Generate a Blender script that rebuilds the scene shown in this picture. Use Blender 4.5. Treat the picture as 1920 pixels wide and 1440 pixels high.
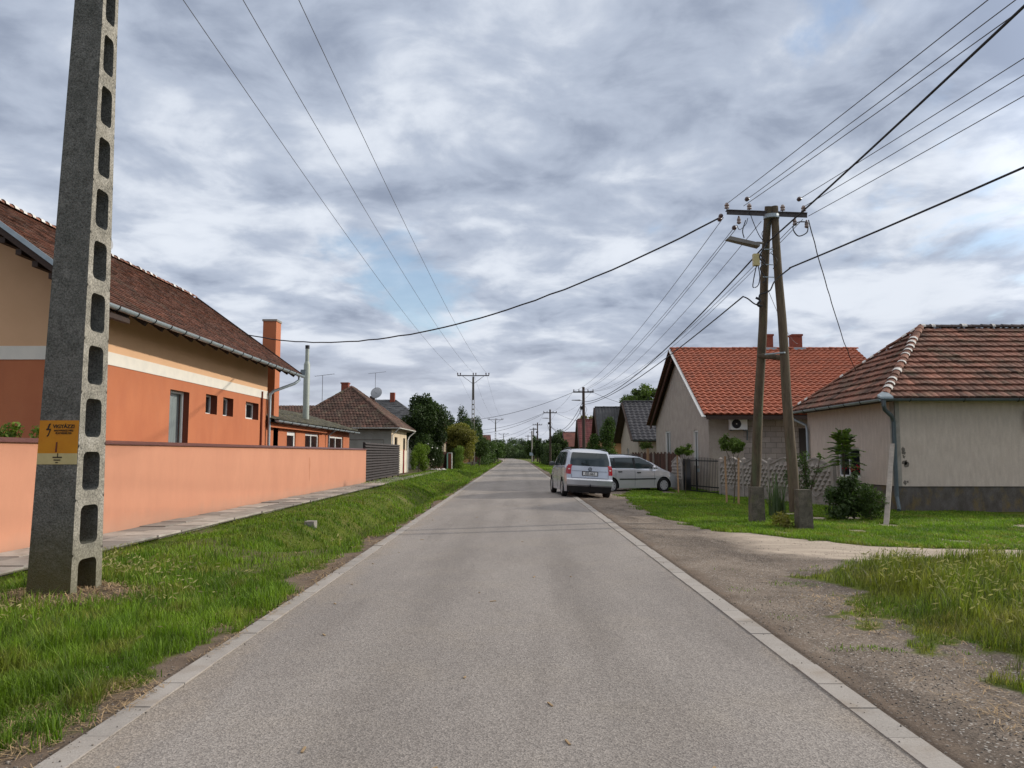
import bpy, math, random
import numpy as np
from mathutils import Vector, Matrix
R_=math.radians
for o in list(bpy.data.objects): bpy.data.objects.remove(o)
SC=bpy.context.scene; COL=SC.collection
rnd=random.Random(7)
# ---------------------------------------------------------------- camera
cd=bpy.data.cameras.new('camera'); cam=bpy.data.objects.new('camera',cd); COL.objects.link(cam)
SC.camera=cam; cam.location=(0,0,1.6)
PITCH=math.atan(130/1443.); YAW=math.atan(7/1443.)
cam.rotation_euler=(math.pi/2+PITCH,0,YAW)
cd.sensor_fit='HORIZONTAL'; cd.sensor_width=36; cd.lens=1443/1920*36; cd.clip_start=.05; cd.clip_end=6000
SC.render.resolution_x=1024; SC.render.resolution_y=768
SC.view_settings.view_transform='Standard'; SC.view_settings.look='None'; SC.view_settings.gamma=1
SC.view_settings.exposure=0.18
# ---------------------------------------------------------------- sky + sun
SUN_AZ=R_(17); SUN_EL=R_(22.5)      # from +X (right), slightly ahead
sdir=Vector((math.cos(SUN_AZ)*math.cos(SUN_EL),math.sin(SUN_AZ)*math.cos(SUN_EL),math.sin(SUN_EL)))
W=bpy.data.worlds.new("World"); SC.world=W; W.use_nodes=True
def build_world():
    nt=W.node_tree; N=nt.nodes; L=nt.links; N.clear()
    def nd(t,**k):
        n=N.new(t)
        for a,b in k.items(): setattr(n,a,b)
        return n
    def mth(op,a,b=None,c=None,clamp=False):
        n=nd('ShaderNodeMath',operation=op,use_clamp=clamp)
        for i,v in enumerate((a,b,c)):
            if v is None: continue
            if isinstance(v,(int,float)): n.inputs[i].default_value=v
            else: L.new(v,n.inputs[i])
        return n.outputs[0]
    def rng(v,a,b,c=0.,d=1.):
        n=nd('ShaderNodeMapRange',interpolation_type='SMOOTHSTEP')
        L.new(v,n.inputs[0]); 
        for i,q in enumerate((a,b,c,d)): n.inputs[i+1].default_value=q
        return n.outputs[0]
    def mix(f,a,b):
        n=nd('ShaderNodeMix',data_type='RGBA')
        if isinstance(f,(int,float)): n.inputs[0].default_value=f
        else: L.new(f,n.inputs[0])
        for s,v in ((6,a),(7,b)):
            if isinstance(v,tuple): n.inputs[s].default_value=v+(1,)
            else: L.new(v,n.inputs[s])
        return n.outputs[2]
    tc=nd('ShaderNodeTexCoord'); sep=nd('ShaderNodeSeparateXYZ'); L.new(tc.outputs['Generated'],sep.inputs[0])
    z=mth('MAXIMUM',sep.outputs[2],0.0)
    den=mth('ADD',z,0.17)
    px=mth('DIVIDE',sep.outputs[0],den); py=mth('DIVIDE',sep.outputs[1],den)
    cmb=nd('ShaderNodeCombineXYZ'); L.new(px,cmb.inputs[0]); L.new(py,cmb.inputs[1])
    def noise(scale,detail,rough,dist,off,sx=1.,sy=1.):
        mp=nd('ShaderNodeMapping'); mp.inputs['Location'].default_value=off; mp.inputs['Scale'].default_value=(sx,sy,1)
        L.new(cmb.outputs[0],mp.inputs[0])
        n=nd('ShaderNodeTexNoise'); n.inputs['Scale'].default_value=scale; n.inputs['Detail'].default_value=detail
        n.inputs['Roughness'].default_value=rough; n.inputs['Distortion'].default_value=dist
        L.new(mp.outputs[0],n.inputs['Vector']); return n.outputs[0]
    nb=noise(1.25,5,.5,.3,(0,0,0)); nf=noise(3.6,10,.55,.35,(7.3,2.2,.5),1.,.95); nw=noise(8.5,6,.6,.5,(1.3,5.2,2.5),.9,1.)
    sh=mth('ADD',mth('ADD',mth('MULTIPLY',nb,.95),mth('MULTIPLY',nf,.66)),mth('MULTIPLY',nw,.16))
    shade=rng(sh,.62,1.12)           # 0 dark belly, 1 bright thin cloud
    c1=mix(rng(shade,0,.5),(.255,.30,.395),(.42,.475,.58)); c2=mix(rng(shade,.42,1.0),c1,(.70,.745,.82))
    # lighter, warmer band near the horizon
    hz=rng(z,0.0,.20,1.,0.); c3=mix(mth('MULTIPLY',hz,.62),c2,(.585,.60,.655))
    # unseen zenith brightened and warmed to lift scene light; cloud brighter round the sun
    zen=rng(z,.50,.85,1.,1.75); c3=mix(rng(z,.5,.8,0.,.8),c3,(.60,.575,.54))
    dp=nd('ShaderNodeVectorMath',operation='DOT_PRODUCT'); L.new(tc.outputs['Generated'],dp.inputs[0]); dp.inputs[1].default_value=sdir
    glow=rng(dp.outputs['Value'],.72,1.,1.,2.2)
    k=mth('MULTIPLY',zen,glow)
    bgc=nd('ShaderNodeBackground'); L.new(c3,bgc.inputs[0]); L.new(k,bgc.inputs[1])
    sky=nd('ShaderNodeTexSky',sky_type='NISHITA'); sky.sun_disc=False; sky.sun_elevation=SUN_EL
    sky.sun_rotation=math.atan2(sdir.x,sdir.y); sky.altitude=90; sky.air_density=1.; sky.dust_density=.6
    bgs=nd('ShaderNodeBackground'); L.new(sky.outputs[0],bgs.inputs[0]); bgs.inputs[1].default_value=.15
    gp=noise(1.7,7,.56,.3,(11.3,4.2,3.1),1,.7)
    # more gaps low on the right-hand side
    rb=mth('MULTIPLY',rng(sep.outputs[0],.25,.6),rng(z,.28,.12,0.,1.))
    gap=mth('MULTIPLY',rng(mth('ADD',gp,mth('MULTIPLY',rb,.20)),.57,.69,0.,.75),rng(z,.05,.14))
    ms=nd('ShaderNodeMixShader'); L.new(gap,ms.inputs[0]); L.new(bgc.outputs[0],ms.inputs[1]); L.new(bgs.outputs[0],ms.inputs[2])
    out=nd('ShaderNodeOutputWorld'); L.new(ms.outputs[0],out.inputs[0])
build_world()
sl=bpy.data.lights.new('sun','SUN'); sl.energy=2.9; sl.angle=R_(1.5); sl.color=(1,.91,.78)
so=bpy.data.objects.new('sun',sl); COL.objects.link(so); so.rotation_euler=(-sdir).to_track_quat('-Z','Y').to_euler()

# ---------------------------------------------------------------- materials
MATS={}
def mat(name,c1,c2=None,rough=.85,scale=4.,amt=.35,fine=None,bump=0.,bscale=40.,metal=0.,tint=0.,spec=.3,stretch=(1,1,1),transl=0.,extra=None,detail=6,c3=None,lo=.3,hi=.7):
    m=bpy.data.materials.new(name); m.use_nodes=True; nt=m.node_tree; N=nt.nodes; L=nt.links
    b=N['Principled BSDF']; b.inputs['Roughness'].default_value=rough; b.inputs['Metallic'].default_value=metal
    b.inputs['Specular IOR Level'].default_value=spec
    tc=N.new('ShaderNodeTexCoord'); mp=N.new('ShaderNodeMapping'); L.new(tc.outputs['Object'],mp.inputs[0]); mp.inputs['Scale'].default_value=stretch
    def noise(s,d=detail,r=.6):
        n=N.new('ShaderNodeTexNoise'); n.inputs['Scale'].default_value=s; n.inputs['Detail'].default_value=d; n.inputs['Roughness'].default_value=r
        L.new(mp.outputs[0],n.inputs['Vector']); return n.outputs[0]
    def mr(v,a,b_,c=0.,d=1.):
        n=N.new('ShaderNodeMapRange'); L.new(v,n.inputs[0])
        for i,q in enumerate((a,b_,c,d)): n.inputs[i+1].default_value=q
        return n.outputs[0]
    def mix(f,a,b_,mode='MIX'):
        n=N.new('ShaderNodeMix'); n.data_type='RGBA'; n.blend_type=mode
        if isinstance(f,(int,float)): n.inputs[0].default_value=f
        else: L.new(f,n.inputs[0])
        for s,v in ((6,a),(7,b_)):
            if isinstance(v,tuple): n.inputs[s].default_value=tuple(v)[:3]+(1,)
            else: L.new(v,n.inputs[s])
        return n.outputs[2]
    c2=c2 or tuple(x*(1-amt) for x in c1)
    col=mix(mr(noise(scale),lo,hi),c1,c2)
    if c3: col=mix(mr(noise(scale*.37+1.3),.52,.72),col,c3)
    if fine:
        f=noise(fine[0],3,.7); col=mix(1.,col,mix(mr(f,.3,.7),(1-fine[1],)*3,(1+fine[1],)*3),'MULTIPLY')
    if tint:
        a=N.new('ShaderNodeAttribute'); a.attribute_name='tint'
        col=mix(1.,col,mix(mr(a.outputs['Fac'],0,1),(1-tint,)*3,(1+tint,1+tint*.9,1+tint*.8)),'MULTIPLY')
    if extra: col=extra(N,L,mix,mr,noise,col,tc)
    L.new(col,b.inputs['Base Color'])
    if bump:
        bp=N.new('ShaderNodeBump'); bp.inputs['Strength'].default_value=bump; bp.inputs['Distance'].default_value=.02
        L.new(noise(bscale,4),bp.inputs['Height']); L.new(bp.outputs[0],b.inputs['Normal'])
    if transl:
        t=N.new('ShaderNodeBsdfTranslucent'); L.new(mix(1.,col,(1.1,1.25,.6),'MULTIPLY'),t.inputs[0]); ms=N.new('ShaderNodeMixShader'); ms.inputs[0].default_value=transl
        L.new(b.outputs[0],ms.inputs[1]); L.new(t.outputs[0],ms.inputs[2]); L.new(ms.outputs[0],N['Material Output'].inputs[0])
    MATS[name]=m; return m
def glassmat(name,col,tr=.35):
    m=bpy.data.materials.new(name); m.use_nodes=True; nt=m.node_tree; N=nt.nodes; L=nt.links
    b=N['Principled BSDF']; b.inputs['Base Color'].default_value=col+(1,); b.inputs['Roughness'].default_value=.06; b.inputs['Specular IOR Level'].default_value=.8
    t=N.new('ShaderNodeBsdfTransparent'); t.inputs[0].default_value=(.75,.8,.8,1); ms=N.new('ShaderNodeMixShader'); ms.inputs[0].default_value=tr
    L.new(b.outputs[0],ms.inputs[1]); L.new(t.outputs[0],ms.inputs[2]); L.new(ms.outputs[0],N['Material Output'].inputs[0]); MATS[name]=m; return m
M=MATS
mat('plaster_orange',(.47,.165,.075),(.40,.13,.06),scale=1.2,bump=.25,bscale=90,fine=(60,.05),stretch=(1,1,.5),c3=(.42,.15,.075))
mat('plaster_peach',(.66,.41,.245),(.60,.37,.215),scale=1.,bump=.2,bscale=90)

mat('plaster_white',(.72,.68,.60),(.64,.61,.55),scale=3)
mat('coping_brown',(.14,.055,.045),(.10,.04,.035),rough=.5,scale=5)
mat('roof_beaver',(.135,.052,.032),(.075,.038,.028),scale=1.5,tint=.55,c3=(.085,.062,.045),rough=.9)
mat('roof_orange',(.36,.098,.048),(.28,.08,.042),scale=1.1,tint=.10,rough=.65,c3=(.22,.075,.045))
mat('roof_old',(.215,.098,.070),(.125,.072,.055),scale=1.1,tint=.5,rough=.9,c3=(.10,.078,.052),fine=(25,.25),lo=.4,hi=.6)
mat('roof_pyramid',(.115,.06,.045),(.065,.045,.038),scale=1.4,tint=.4,rough=.95,c3=(.10,.085,.06))
mat('roof_dark',(.028,.029,.036),(.04,.04,.047),scale=1.,tint=.3,rough=.6)
mat('roof_grey',(.085,.088,.095),(.05,.052,.056),scale=1.5,rough=.9,tint=.25)
mat('roof_moss',(.11,.105,.085),(.06,.058,.045),scale=5,rough=1,tint=.45,c3=(.10,.10,.045))
mat('roof_red',(.14,.030,.030),(.12,.030,.030),scale=1,rough=.5,tint=.2)
mat('roof_brick',(.16,.060,.045),(.12,.05,.04),scale=1,rough=.9,tint=.3)
mat('mortar',(.72,.69,.65),(.45,.42,.39),scale=9)
mat('ridge_cap',(.22,.085,.055),(.16,.10,.075),scale=8,tint=.3)
mat('wood_dark',(.05,.03,.022),(.035,.022,.018),rough=.7,scale=4,stretch=(1,1,6))
mat('zinc',(.36,.41,.44),(.28,.33,.36),rough=.42,metal=.35,scale=5)
mat('zinc_dark',(.12,.15,.17),(.09,.11,.12),rough=.5,metal=.3,scale=5)
mat('black_strap',(.03,.03,.032),rough=.6)
def dirt_low(zl,zh,c,amt=.8):
    def f(N,L,mix,mr,noise,col,tc):
        g=N.new('ShaderNodeNewGeometry'); s=N.new('ShaderNodeSeparateXYZ'); L.new(g.outputs['Position'],s.inputs[0])
        n=N.new('ShaderNodeMath'); n.operation='MULTIPLY_ADD'; L.new(noise(2.5),n.inputs[0]); n.inputs[1].default_value=.5; L.new(s.outputs[2],n.inputs[2])
        return mix(mr(n.outputs[0],zl,zh,amt,0.),col,c)
    return f
mat('plaster_salmon',(.53,.25,.155),(.48,.22,.137),scale=.8,bump=.15,bscale=90,c3=(.50,.23,.143),fine=(3,.03),stretch=(1,1,.5),extra=dirt_low(.18,.62,(.34,.22,.16),.6))
mat('concrete_pole',(.31,.29,.245),(.17,.16,.135),scale=5,fine=(45,.6),bump=.6,bscale=75,c3=(.36,.34,.30),rough=.95,extra=dirt_low(.45,1.0,(.10,.095,.045),.55))
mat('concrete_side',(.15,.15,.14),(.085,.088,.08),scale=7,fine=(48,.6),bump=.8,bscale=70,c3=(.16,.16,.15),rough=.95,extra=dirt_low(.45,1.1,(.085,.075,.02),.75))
mat('concrete',(.30,.28,.25),(.20,.185,.165),scale=6,fine=(60,.2),bump=.3,bscale=60)
mat('concrete_mossy',(.145,.125,.10),(.06,.055,.042),scale=7,fine=(60,.35),bump=.5,bscale=50,c3=(.12,.12,.06))
mat('concrete_fence',(.33,.295,.265),(.23,.205,.185),scale=3,fine=(30,.12),bump=.2)
mat('pole_wood',(.135,.105,.072),(.055,.042,.03),scale=7,stretch=(1,1,.12),bump=.6,bscale=30,fine=(50,.2),c3=(.10,.11,.065),rough=.95)
mat('pole_wood_dark',(.075,.055,.045),(.045,.033,.028),scale=8,stretch=(1,1,.15),rough=.95)
mat('stake_wood',(.46,.29,.17),(.36,.22,.13),scale=6,stretch=(1,1,.2))
mat('plank_grey',(.29,.26,.225),(.19,.17,.15),scale=8,stretch=(1,1,.1),bump=.3)
mat('fence_boards',(.085,.032,.02),(.05,.022,.016),scale=5,tint=.35,stretch=(1,1,.2),rough=.7)
mat('slat_metal',(.048,.038,.035),(.034,.028,.026),rough=.75,scale=2)
mat('black_metal',(.014,.014,.017),(.02,.02,.024),rough=.4,metal=.4)
mat('arm_steel',(.075,.07,.075),(.045,.035,.035),rough=.7,scale=15)
mat('insulator',(.30,.24,.22),(.12,.07,.06),rough=.25,scale=20,spec=.6)
mat('insulator_brown',(.06,.025,.02),rough=.25,spec=.6)
mat('cable_black',(.02,.02,.025),(.03,.03,.035),rough=.6)
mat('cable_metal',(.13,.13,.14),(.09,.09,.10),rough=.5,metal=.4)
mat('lamp_grey',(.20,.19,.18),(.15,.14,.13),rough=.5)
mat('plaster_r1',(.60,.51,.435),(.47,.39,.33),scale=4,stretch=(2.2,2.2,.5),bump=.4,bscale=45,fine=(40,.12),c3=(.52,.43,.36))
mat('plinth_r1',(.13,.115,.105),(.075,.062,.05),scale=3,stretch=(1.5,1.5,.8),c3=(.17,.12,.05),fine=(25,.2),bump=.3)
mat('stain',(.19,.165,.14),(.13,.11,.095),scale=8)
mat('plaster_r2',(.40,.345,.295),(.30,.255,.22),scale=2.2,bump=.4,bscale=40,fine=(30,.15),c3=(.34,.29,.25))
def blocks(N,L,mix,mr,noise,col,tc):
    mp=N.new('ShaderNodeMapping'); mp.inputs['Rotation'].default_value=(math.pi/2,0,0); L.new(tc.outputs['Object'],mp.inputs[0])
    b=N.new('ShaderNodeTexBrick'); L.new(mp.outputs[0],b.inputs['Vector']); b.inputs['Scale'].default_value=1
    b.inputs['Brick Width'].default_value=.5; b.inputs['Row Height'].default_value=.25; b.inputs['Mortar Size'].default_value=.012
    b.inputs['Color1'].default_value=(1.08,1.06,1.05,1); b.inputs['Color2'].default_value=(.84,.83,.83,1); b.inputs['Mortar'].default_value=(.5,.48,.46,1)
    w=N.new('ShaderNodeTexWave'); w.inputs['Scale'].default_value=7; L.new(mp.outputs[0],w.inputs['Vector'])
    c=mix(1.,col,b.outputs[0],'MULTIPLY')
    return mix(mr(noise(1.7),.5,.56,0,.35),c,mix(1.,c,mix(mr(w.outputs[0],.4,.6),(.55,)*3,(1.,)*3),'MULTIPLY'))
mat('blockwork',(.38,.335,.305),(.30,.265,.245),scale=2,fine=(25,.12),extra=blocks,bump=.2)
mat('plaster_r3',(.42,.355,.295),(.35,.30,.25),scale=2,bump=.2)
mat('plaster_grey',(.30,.29,.255),(.22,.21,.18),scale=1.6,bump=.3,stretch=(1,1,.6))
mat('plaster_cream',(.62,.52,.38),(.52,.42,.30),scale=2.4,stretch=(1,1,.5),c3=(.42,.33,.24))
mat('plaster_pale',(.66,.62,.52),(.56,.50,.40),scale=3,stretch=(1,3,.4))
mat('brick',(.27,.07,.042),(.18,.055,.035),scale=9,fine=(25,.2))
mat('white_paint',(.74,.74,.72),rough=.4,amt=.06)
mat('curtain',(.80,.81,.80),(.55,.57,.58),scale=7,stretch=(6,6,.3))
mat('dark_room',(.025,.025,.027),rough=.9)
mat('reveal_brown',(.20,.055,.03),(.16,.045,.025),scale=3)
glassmat('glass',(.03,.035,.04),.68); glassmat('car_glass',(.018,.03,.032),.22)
mat('sign_yellow',(.50,.215,.008),(.44,.17,.006),rough=.45,scale=6)
mat('sign_pale',(.50,.43,.22),(.42,.36,.18),rough=.5,scale=8)
mat('sign_black',(.03,.022,.015),rough=.6)
mat('sign_redbrown',(.16,.04,.02),rough=.6)
mat('car_silver',(.50,.52,.57),(.47,.49,.54),rough=.22,metal=.5,scale=2,spec=.5)
mat('car_silver_b',(.66,.66,.70),(.63,.63,.67),rough=.2,metal=.45,scale=2,spec=.5)
mat('car_black',(.02,.02,.022),rough=.55)
mat('tyre',(.022,.022,.022),rough=.85,bump=.2)
mat('rim',(.60,.60,.62),rough=.4,metal=.3)
mat('lamp_red',(.36,.008,.012),rough=.15,spec=.7,amt=.1)
mat('lamp_white',(.75,.62,.60),rough=.15,spec=.7,amt=.1)
mat('plate_white',(.70,.71,.72),rough=.4,amt=.05)
mat('ac_white',(.78,.78,.78),rough=.45,amt=.05)
mat('bark',(.10,.075,.05),(.055,.042,.03),scale=12,stretch=(1,1,.3),bump=.5)
mat('rose_white',(.85,.82,.78),rough=.6,amt=.1); mat('flower_red',(.45,.02,.03),rough=.6)
for nm,c in dict(leaf_dark=(.045,.078,.022),leaf_mid=(.062,.11,.024),leaf_bright=(.14,.22,.025),leaf_yellow=(.19,.185,.035),leaf_far=(.07,.11,.045),leaf_olive=(.062,.072,.03),leaf_plant=(.10,.15,.07),leaf_aila=(.095,.15,.03)).items():
    mat(nm,c,tuple(x*.72 for x in c),rough=.6,scale=.8,tint=.55,transl=.28)
mat('grass_blade',(.150,.245,.020),(.085,.165,.012),scale=.7,tint=.85,transl=.35,c3=(.235,.22,.06),rough=.6,lo=.4,hi=.6)
mat('grass_tall',(.20,.225,.040),(.10,.165,.020),scale=.9,tint=.85,transl=.38,c3=(.28,.235,.09),rough=.6,lo=.4,hi=.6)
mat('seed_head',(.42,.38,.20),(.28,.28,.13),scale=2,tint=.3,transl=.3)
mat('straw',(.36,.26,.145),(.25,.175,.10),scale=3,tint=.4)
mat('stone_grey',(.25,.225,.20),(.11,.10,.09),scale=30,tint=.6)
mat('tar',(.02,.02,.02)); mat('kerb',(.325,.30,.275),(.265,.24,.217),scale=3.2,fine=(80,.14),tint=.05,bump=.2,bscale=90,c3=(.24,.205,.17))
mat('slab',(.37,.345,.31),(.24,.22,.195),scale=2.2,fine=(50,.15),tint=.35,c3=(.20,.18,.15),bump=.2)
def asphalt():
    m=bpy.data.materials.new('asphalt'); m.use_nodes=True; N=m.node_tree.nodes; L=m.node_tree.links; b=N['Principled BSDF']; b.inputs['Roughness'].default_value=.82; b.inputs['Specular IOR Level'].default_value=.25
    tc=N.new('ShaderNodeTexCoord')
    def noise(s,d=5,r=.6,st=(1,1,1),off=(0,0,0)):
        mp=N.new('ShaderNodeMapping'); mp.inputs['Scale'].default_value=st; mp.inputs['Location'].default_value=off; L.new(tc.outputs['Object'],mp.inputs[0])
        n=N.new('ShaderNodeTexNoise'); n.inputs['Scale'].default_value=s; n.inputs['Detail'].default_value=d; n.inputs['Roughness'].default_value=r; L.new(mp.outputs[0],n.inputs['Vector']); return n.outputs[0]
    def mr(v,a,c,e=0.,f=1.):
        n=N.new('ShaderNodeMapRange'); L.new(v,n.inputs[0])
        for i,q in enumerate((a,c,e,f)): n.inputs[i+1].default_value=q
        return n.outputs[0]
    def mix(f,a,c,mode='MIX'):
        n=N.new('ShaderNodeMix'); n.data_type='RGBA'; n.blend_type=mode
        if isinstance(f,(int,float)): n.inputs[0].default_value=f
        else: L.new(f,n.inputs[0])
        for s,v in ((6,a),(7,c)):
            if isinstance(v,tuple): n.inputs[s].default_value=v+(1,)
            else: L.new(v,n.inputs[s])
        return n.outputs[2]
    base=mix(mr(noise(.35,5,.6,(1.6,.5,1)),.35,.68),(.200,.180,.168),(.268,.243,.225))
    base=mix(mr(noise(.8,6,.65,(1,1,1),(4,2,0)),.5,.72,0,.55),base,(.258,.228,.198))
    base=mix(mr(noise(1.3,4,.6,(1.,.10,1),(2,9,0)),.55,.72,0,.6),base,(.165,.146,.134))
    sx=N.new('ShaderNodeSeparateXYZ'); L.new(tc.outputs['Object'],sx.inputs[0]); ab=N.new('ShaderNodeMath'); ab.operation='ABSOLUTE'; L.new(sx.outputs[0],ab.inputs[0]); ed=N.new('ShaderNodeMath'); ed.operation='MULTIPLY_ADD'; L.new(noise(1.6,6,.7,(1,.5,1),(8,8,0)),ed.inputs[0]); ed.inputs[1].default_value=1.3; L.new(ab.outputs[0],ed.inputs[2])
    base=mix(mr(ed.outputs[0],2.62,3.0,0,.55),base,(.27,.225,.18))
    v=N.new('ShaderNodeTexVoronoi'); v.inputs['Scale'].default_value=95; L.new(tc.outputs['Object'],v.inputs['Vector'])
    s=N.new('ShaderNodeSeparateColor'); L.new(v.outputs['Color'],s.inputs[0])
    ag=mix(mr(s.outputs[0],.0,1.),(.56,.55,.54),(1.40,1.40,1.37))
    c=mix(.8,base,mix(1.,base,ag,'MULTIPLY'))
    c=mix(1.,c,mix(mr(noise(210,2,.8),.3,.7),(.74,.74,.74),(1.24,1.24,1.24)),'MULTIPLY')
    c=mix(mr(noise(38,2,.5),.69,.73,0,.7),c,(.42,.39,.36)); c=mix(mr(noise(26,3,.7,(1,1,1),(5,5,5)),.70,.74,0,.6),c,(.09,.085,.08))
    def m2(op,a,q):
        n=N.new('ShaderNodeMath'); n.operation=op; L.new(a,n.inputs[0])
        if isinstance(q,(int,float)): n.inputs[1].default_value=q
        elif q is not None: L.new(q,n.inputs[1])
        return n.outputs[0]
    trk=m2('ABSOLUTE',m2('SUBTRACT',m2('ABSOLUTE',m2('ADD',sx.outputs[0],.1),None),.82),None)
    trk=m2('ADD',trk,m2('MULTIPLY',noise(1.1,4,.6,(1,.25,1),(1,1,0)),.5))
    c=mix(mr(trk,.30,.62,.55,0.),c,mix(1.,c,(.80,.795,.79),'MULTIPLY'))
    c=mix(mr(noise(.55,3,.5,(1,.6,1),(3,7,0)),.66,.70,0,.35),c,mix(1.,c,(.72,.70,.68),'MULTIPLY'))
    L.new(c,b.inputs['Base Color'])
    bp=N.new('ShaderNodeBump'); bp.inputs['Strength'].default_value=.55; bp.inputs['Distance'].default_value=.006; L.new(v.outputs['Distance'],bp.inputs['Height']); L.new(bp.outputs[0],b.inputs['Normal'])
    M['asphalt']=m
asphalt()
def groundmat():
    m=bpy.data.materials.new('ground'); m.use_nodes=True; N=m.node_tree.nodes; L=m.node_tree.links; b=N['Principled BSDF']; b.inputs['Roughness'].default_value=.95; b.inputs['Specular IOR Level'].default_value=.1
    tc=N.new('ShaderNodeTexCoord'); at=N.new('ShaderNodeAttribute'); at.attribute_name='mask'; sc=N.new('ShaderNodeSeparateColor'); L.new(at.outputs['Color'],sc.inputs[0])
    def noise(s,d=6,r=.6,st=(1,1,1)):
        mp=N.new('ShaderNodeMapping'); mp.inputs['Scale'].default_value=st; L.new(tc.outputs['Object'],mp.inputs[0])
        n=N.new('ShaderNodeTexNoise'); n.inputs['Scale'].default_value=s; n.inputs['Detail'].default_value=d; n.inputs['Roughness'].default_value=r; L.new(mp.outputs[0],n.inputs['Vector']); return n.outputs[0]
    def mr(v,a,c,e=0.,f=1.):
        n=N.new('ShaderNodeMapRange'); L.new(v,n.inputs[0])
        for i,q in enumerate((a,c,e,f)): n.inputs[i+1].default_value=q
        return n.outputs[0]
    def mix(f,a,c,mode='MIX'):
        n=N.new('ShaderNodeMix'); n.data_type='RGBA'; n.blend_type=mode
        if isinstance(f,(int,float)): n.inputs[0].default_value=f
        else: L.new(f,n.inputs[0])
        for s,v in ((6,a),(7,c)):
            if isinstance(v,tuple): n.inputs[s].default_value=v+(1,)
            else: L.new(v,n.inputs[s])
        return n.outputs[2]
    def add(a,bv,k):
        n=N.new('ShaderNodeMath'); n.operation='MULTIPLY_ADD'; L.new(bv,n.inputs[0]); n.inputs[1].default_value=k; L.new(a,n.inputs[2]); return n.outputs[0]
    grav=mix(mr(noise(1.1,6,.65),.35,.65),(.135,.110,.090),(.215,.177,.145))
    grav=mix(mr(noise(.9,5,.6,(1,.35,1)),.5,.62,0,.8),grav,(.095,.077,.064))
    v=N.new('ShaderNodeTexVoronoi'); v.inputs['Scale'].default_value=80; L.new(tc.outputs['Object'],v.inputs['Vector']); vs=N.new('ShaderNodeSeparateColor'); L.new(v.outputs['Color'],vs.inputs[0])
    grav=mix(1.,grav,mix(mr(vs.outputs[0],0,1),(.62,.62,.62),(1.35,1.34,1.32)),'MULTIPLY')
    grav=mix(mr(vs.outputs[1],.95,.97,0,.7),grav,(.48,.46,.43))
    soil=mix(mr(noise(3,6,.7),.35,.65),(.185,.14,.105),(.115,.085,.065)); soil=mix(1.,soil,mix(mr(noise(60,3,.7),.3,.7),(.75,.75,.75),(1.2,1.2,1.2)),'MULTIPLY')
    dust=mix(mr(noise(2,5,.6,(.4,1.6,1)),.35,.65),(.46,.385,.31),(.34,.285,.23)); dust=mix(1.,dust,mix(mr(noise(45,3,.7),.3,.7),(.85,.85,.85),(1.12,1.12,1.12)),'MULTIPLY')
    gr=mix(mr(noise(1.2,6,.65),.35,.65),(.05,.075,.010),(.10,.12,.022)); gr=mix(mr(noise(.5,5,.7),.55,.7,0,.7),gr,(.15,.13,.05))
    gr=mix(1.,gr,mix(mr(noise(25,4,.8,(1,1,1)),.3,.7),(.55,.55,.5),(1.5,1.45,1.3)),'MULTIPLY')
    c=mix(mr(add(sc.outputs[1],noise(4),.5),.55,.95),grav,soil)
    c=mix(mr(add(sc.outputs[2],noise(3),.6),.65,1.1),c,dust)
    c=mix(mr(add(sc.outputs[0],noise(6,6,.7),.6),.62,.98),c,gr)
    L.new(c,b.inputs['Base Color'])
    bp=N.new('ShaderNodeBump'); bp.inputs['Strength'].default_value=.7; bp.inputs['Distance'].default_value=.015; L.new(noise(50,4,.7),bp.inputs['Height']); L.new(bp.outputs[0],b.inputs['Normal'])
    M['ground']=m
groundmat()

mat('mud_bed',(.14,.12,.09),(.08,.085,.04),scale=3,bump=.4)
mat('flue_grey',(.33,.36,.32),(.27,.30,.27),rough=.5,scale=4,metal=.1)
mat('dish_white',(.34,.35,.37),rough=.5,amt=.1)
mat('corner_grey',(.36,.33,.29),(.25,.23,.20),scale=5); mat('ridge_dark',(.10,.075,.07),(.065,.055,.055),scale=6,tint=.3)
mat('soffit_wood',(.11,.05,.035),(.075,.038,.028),scale=4)
mat('house_orange',(.48,.25,.12),(.42,.21,.10),scale=2)
mat('emblem_dark',(.09,.10,.13),rough=.3,metal=.6); mat('seat_grey',(.09,.10,.10),amt=.3)
mat('mirror_dark',(.10,.11,.12),rough=.3); mat('stain_salmon',(.40,.17,.09),(.47,.21,.125),scale=6)
mat('rail_grey',(.06,.06,.065),rough=.4)
mat('green_sheet',(.05,.12,.10),rough=.5)
mat('sign_blue',(.35,.42,.48),rough=.4)
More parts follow.
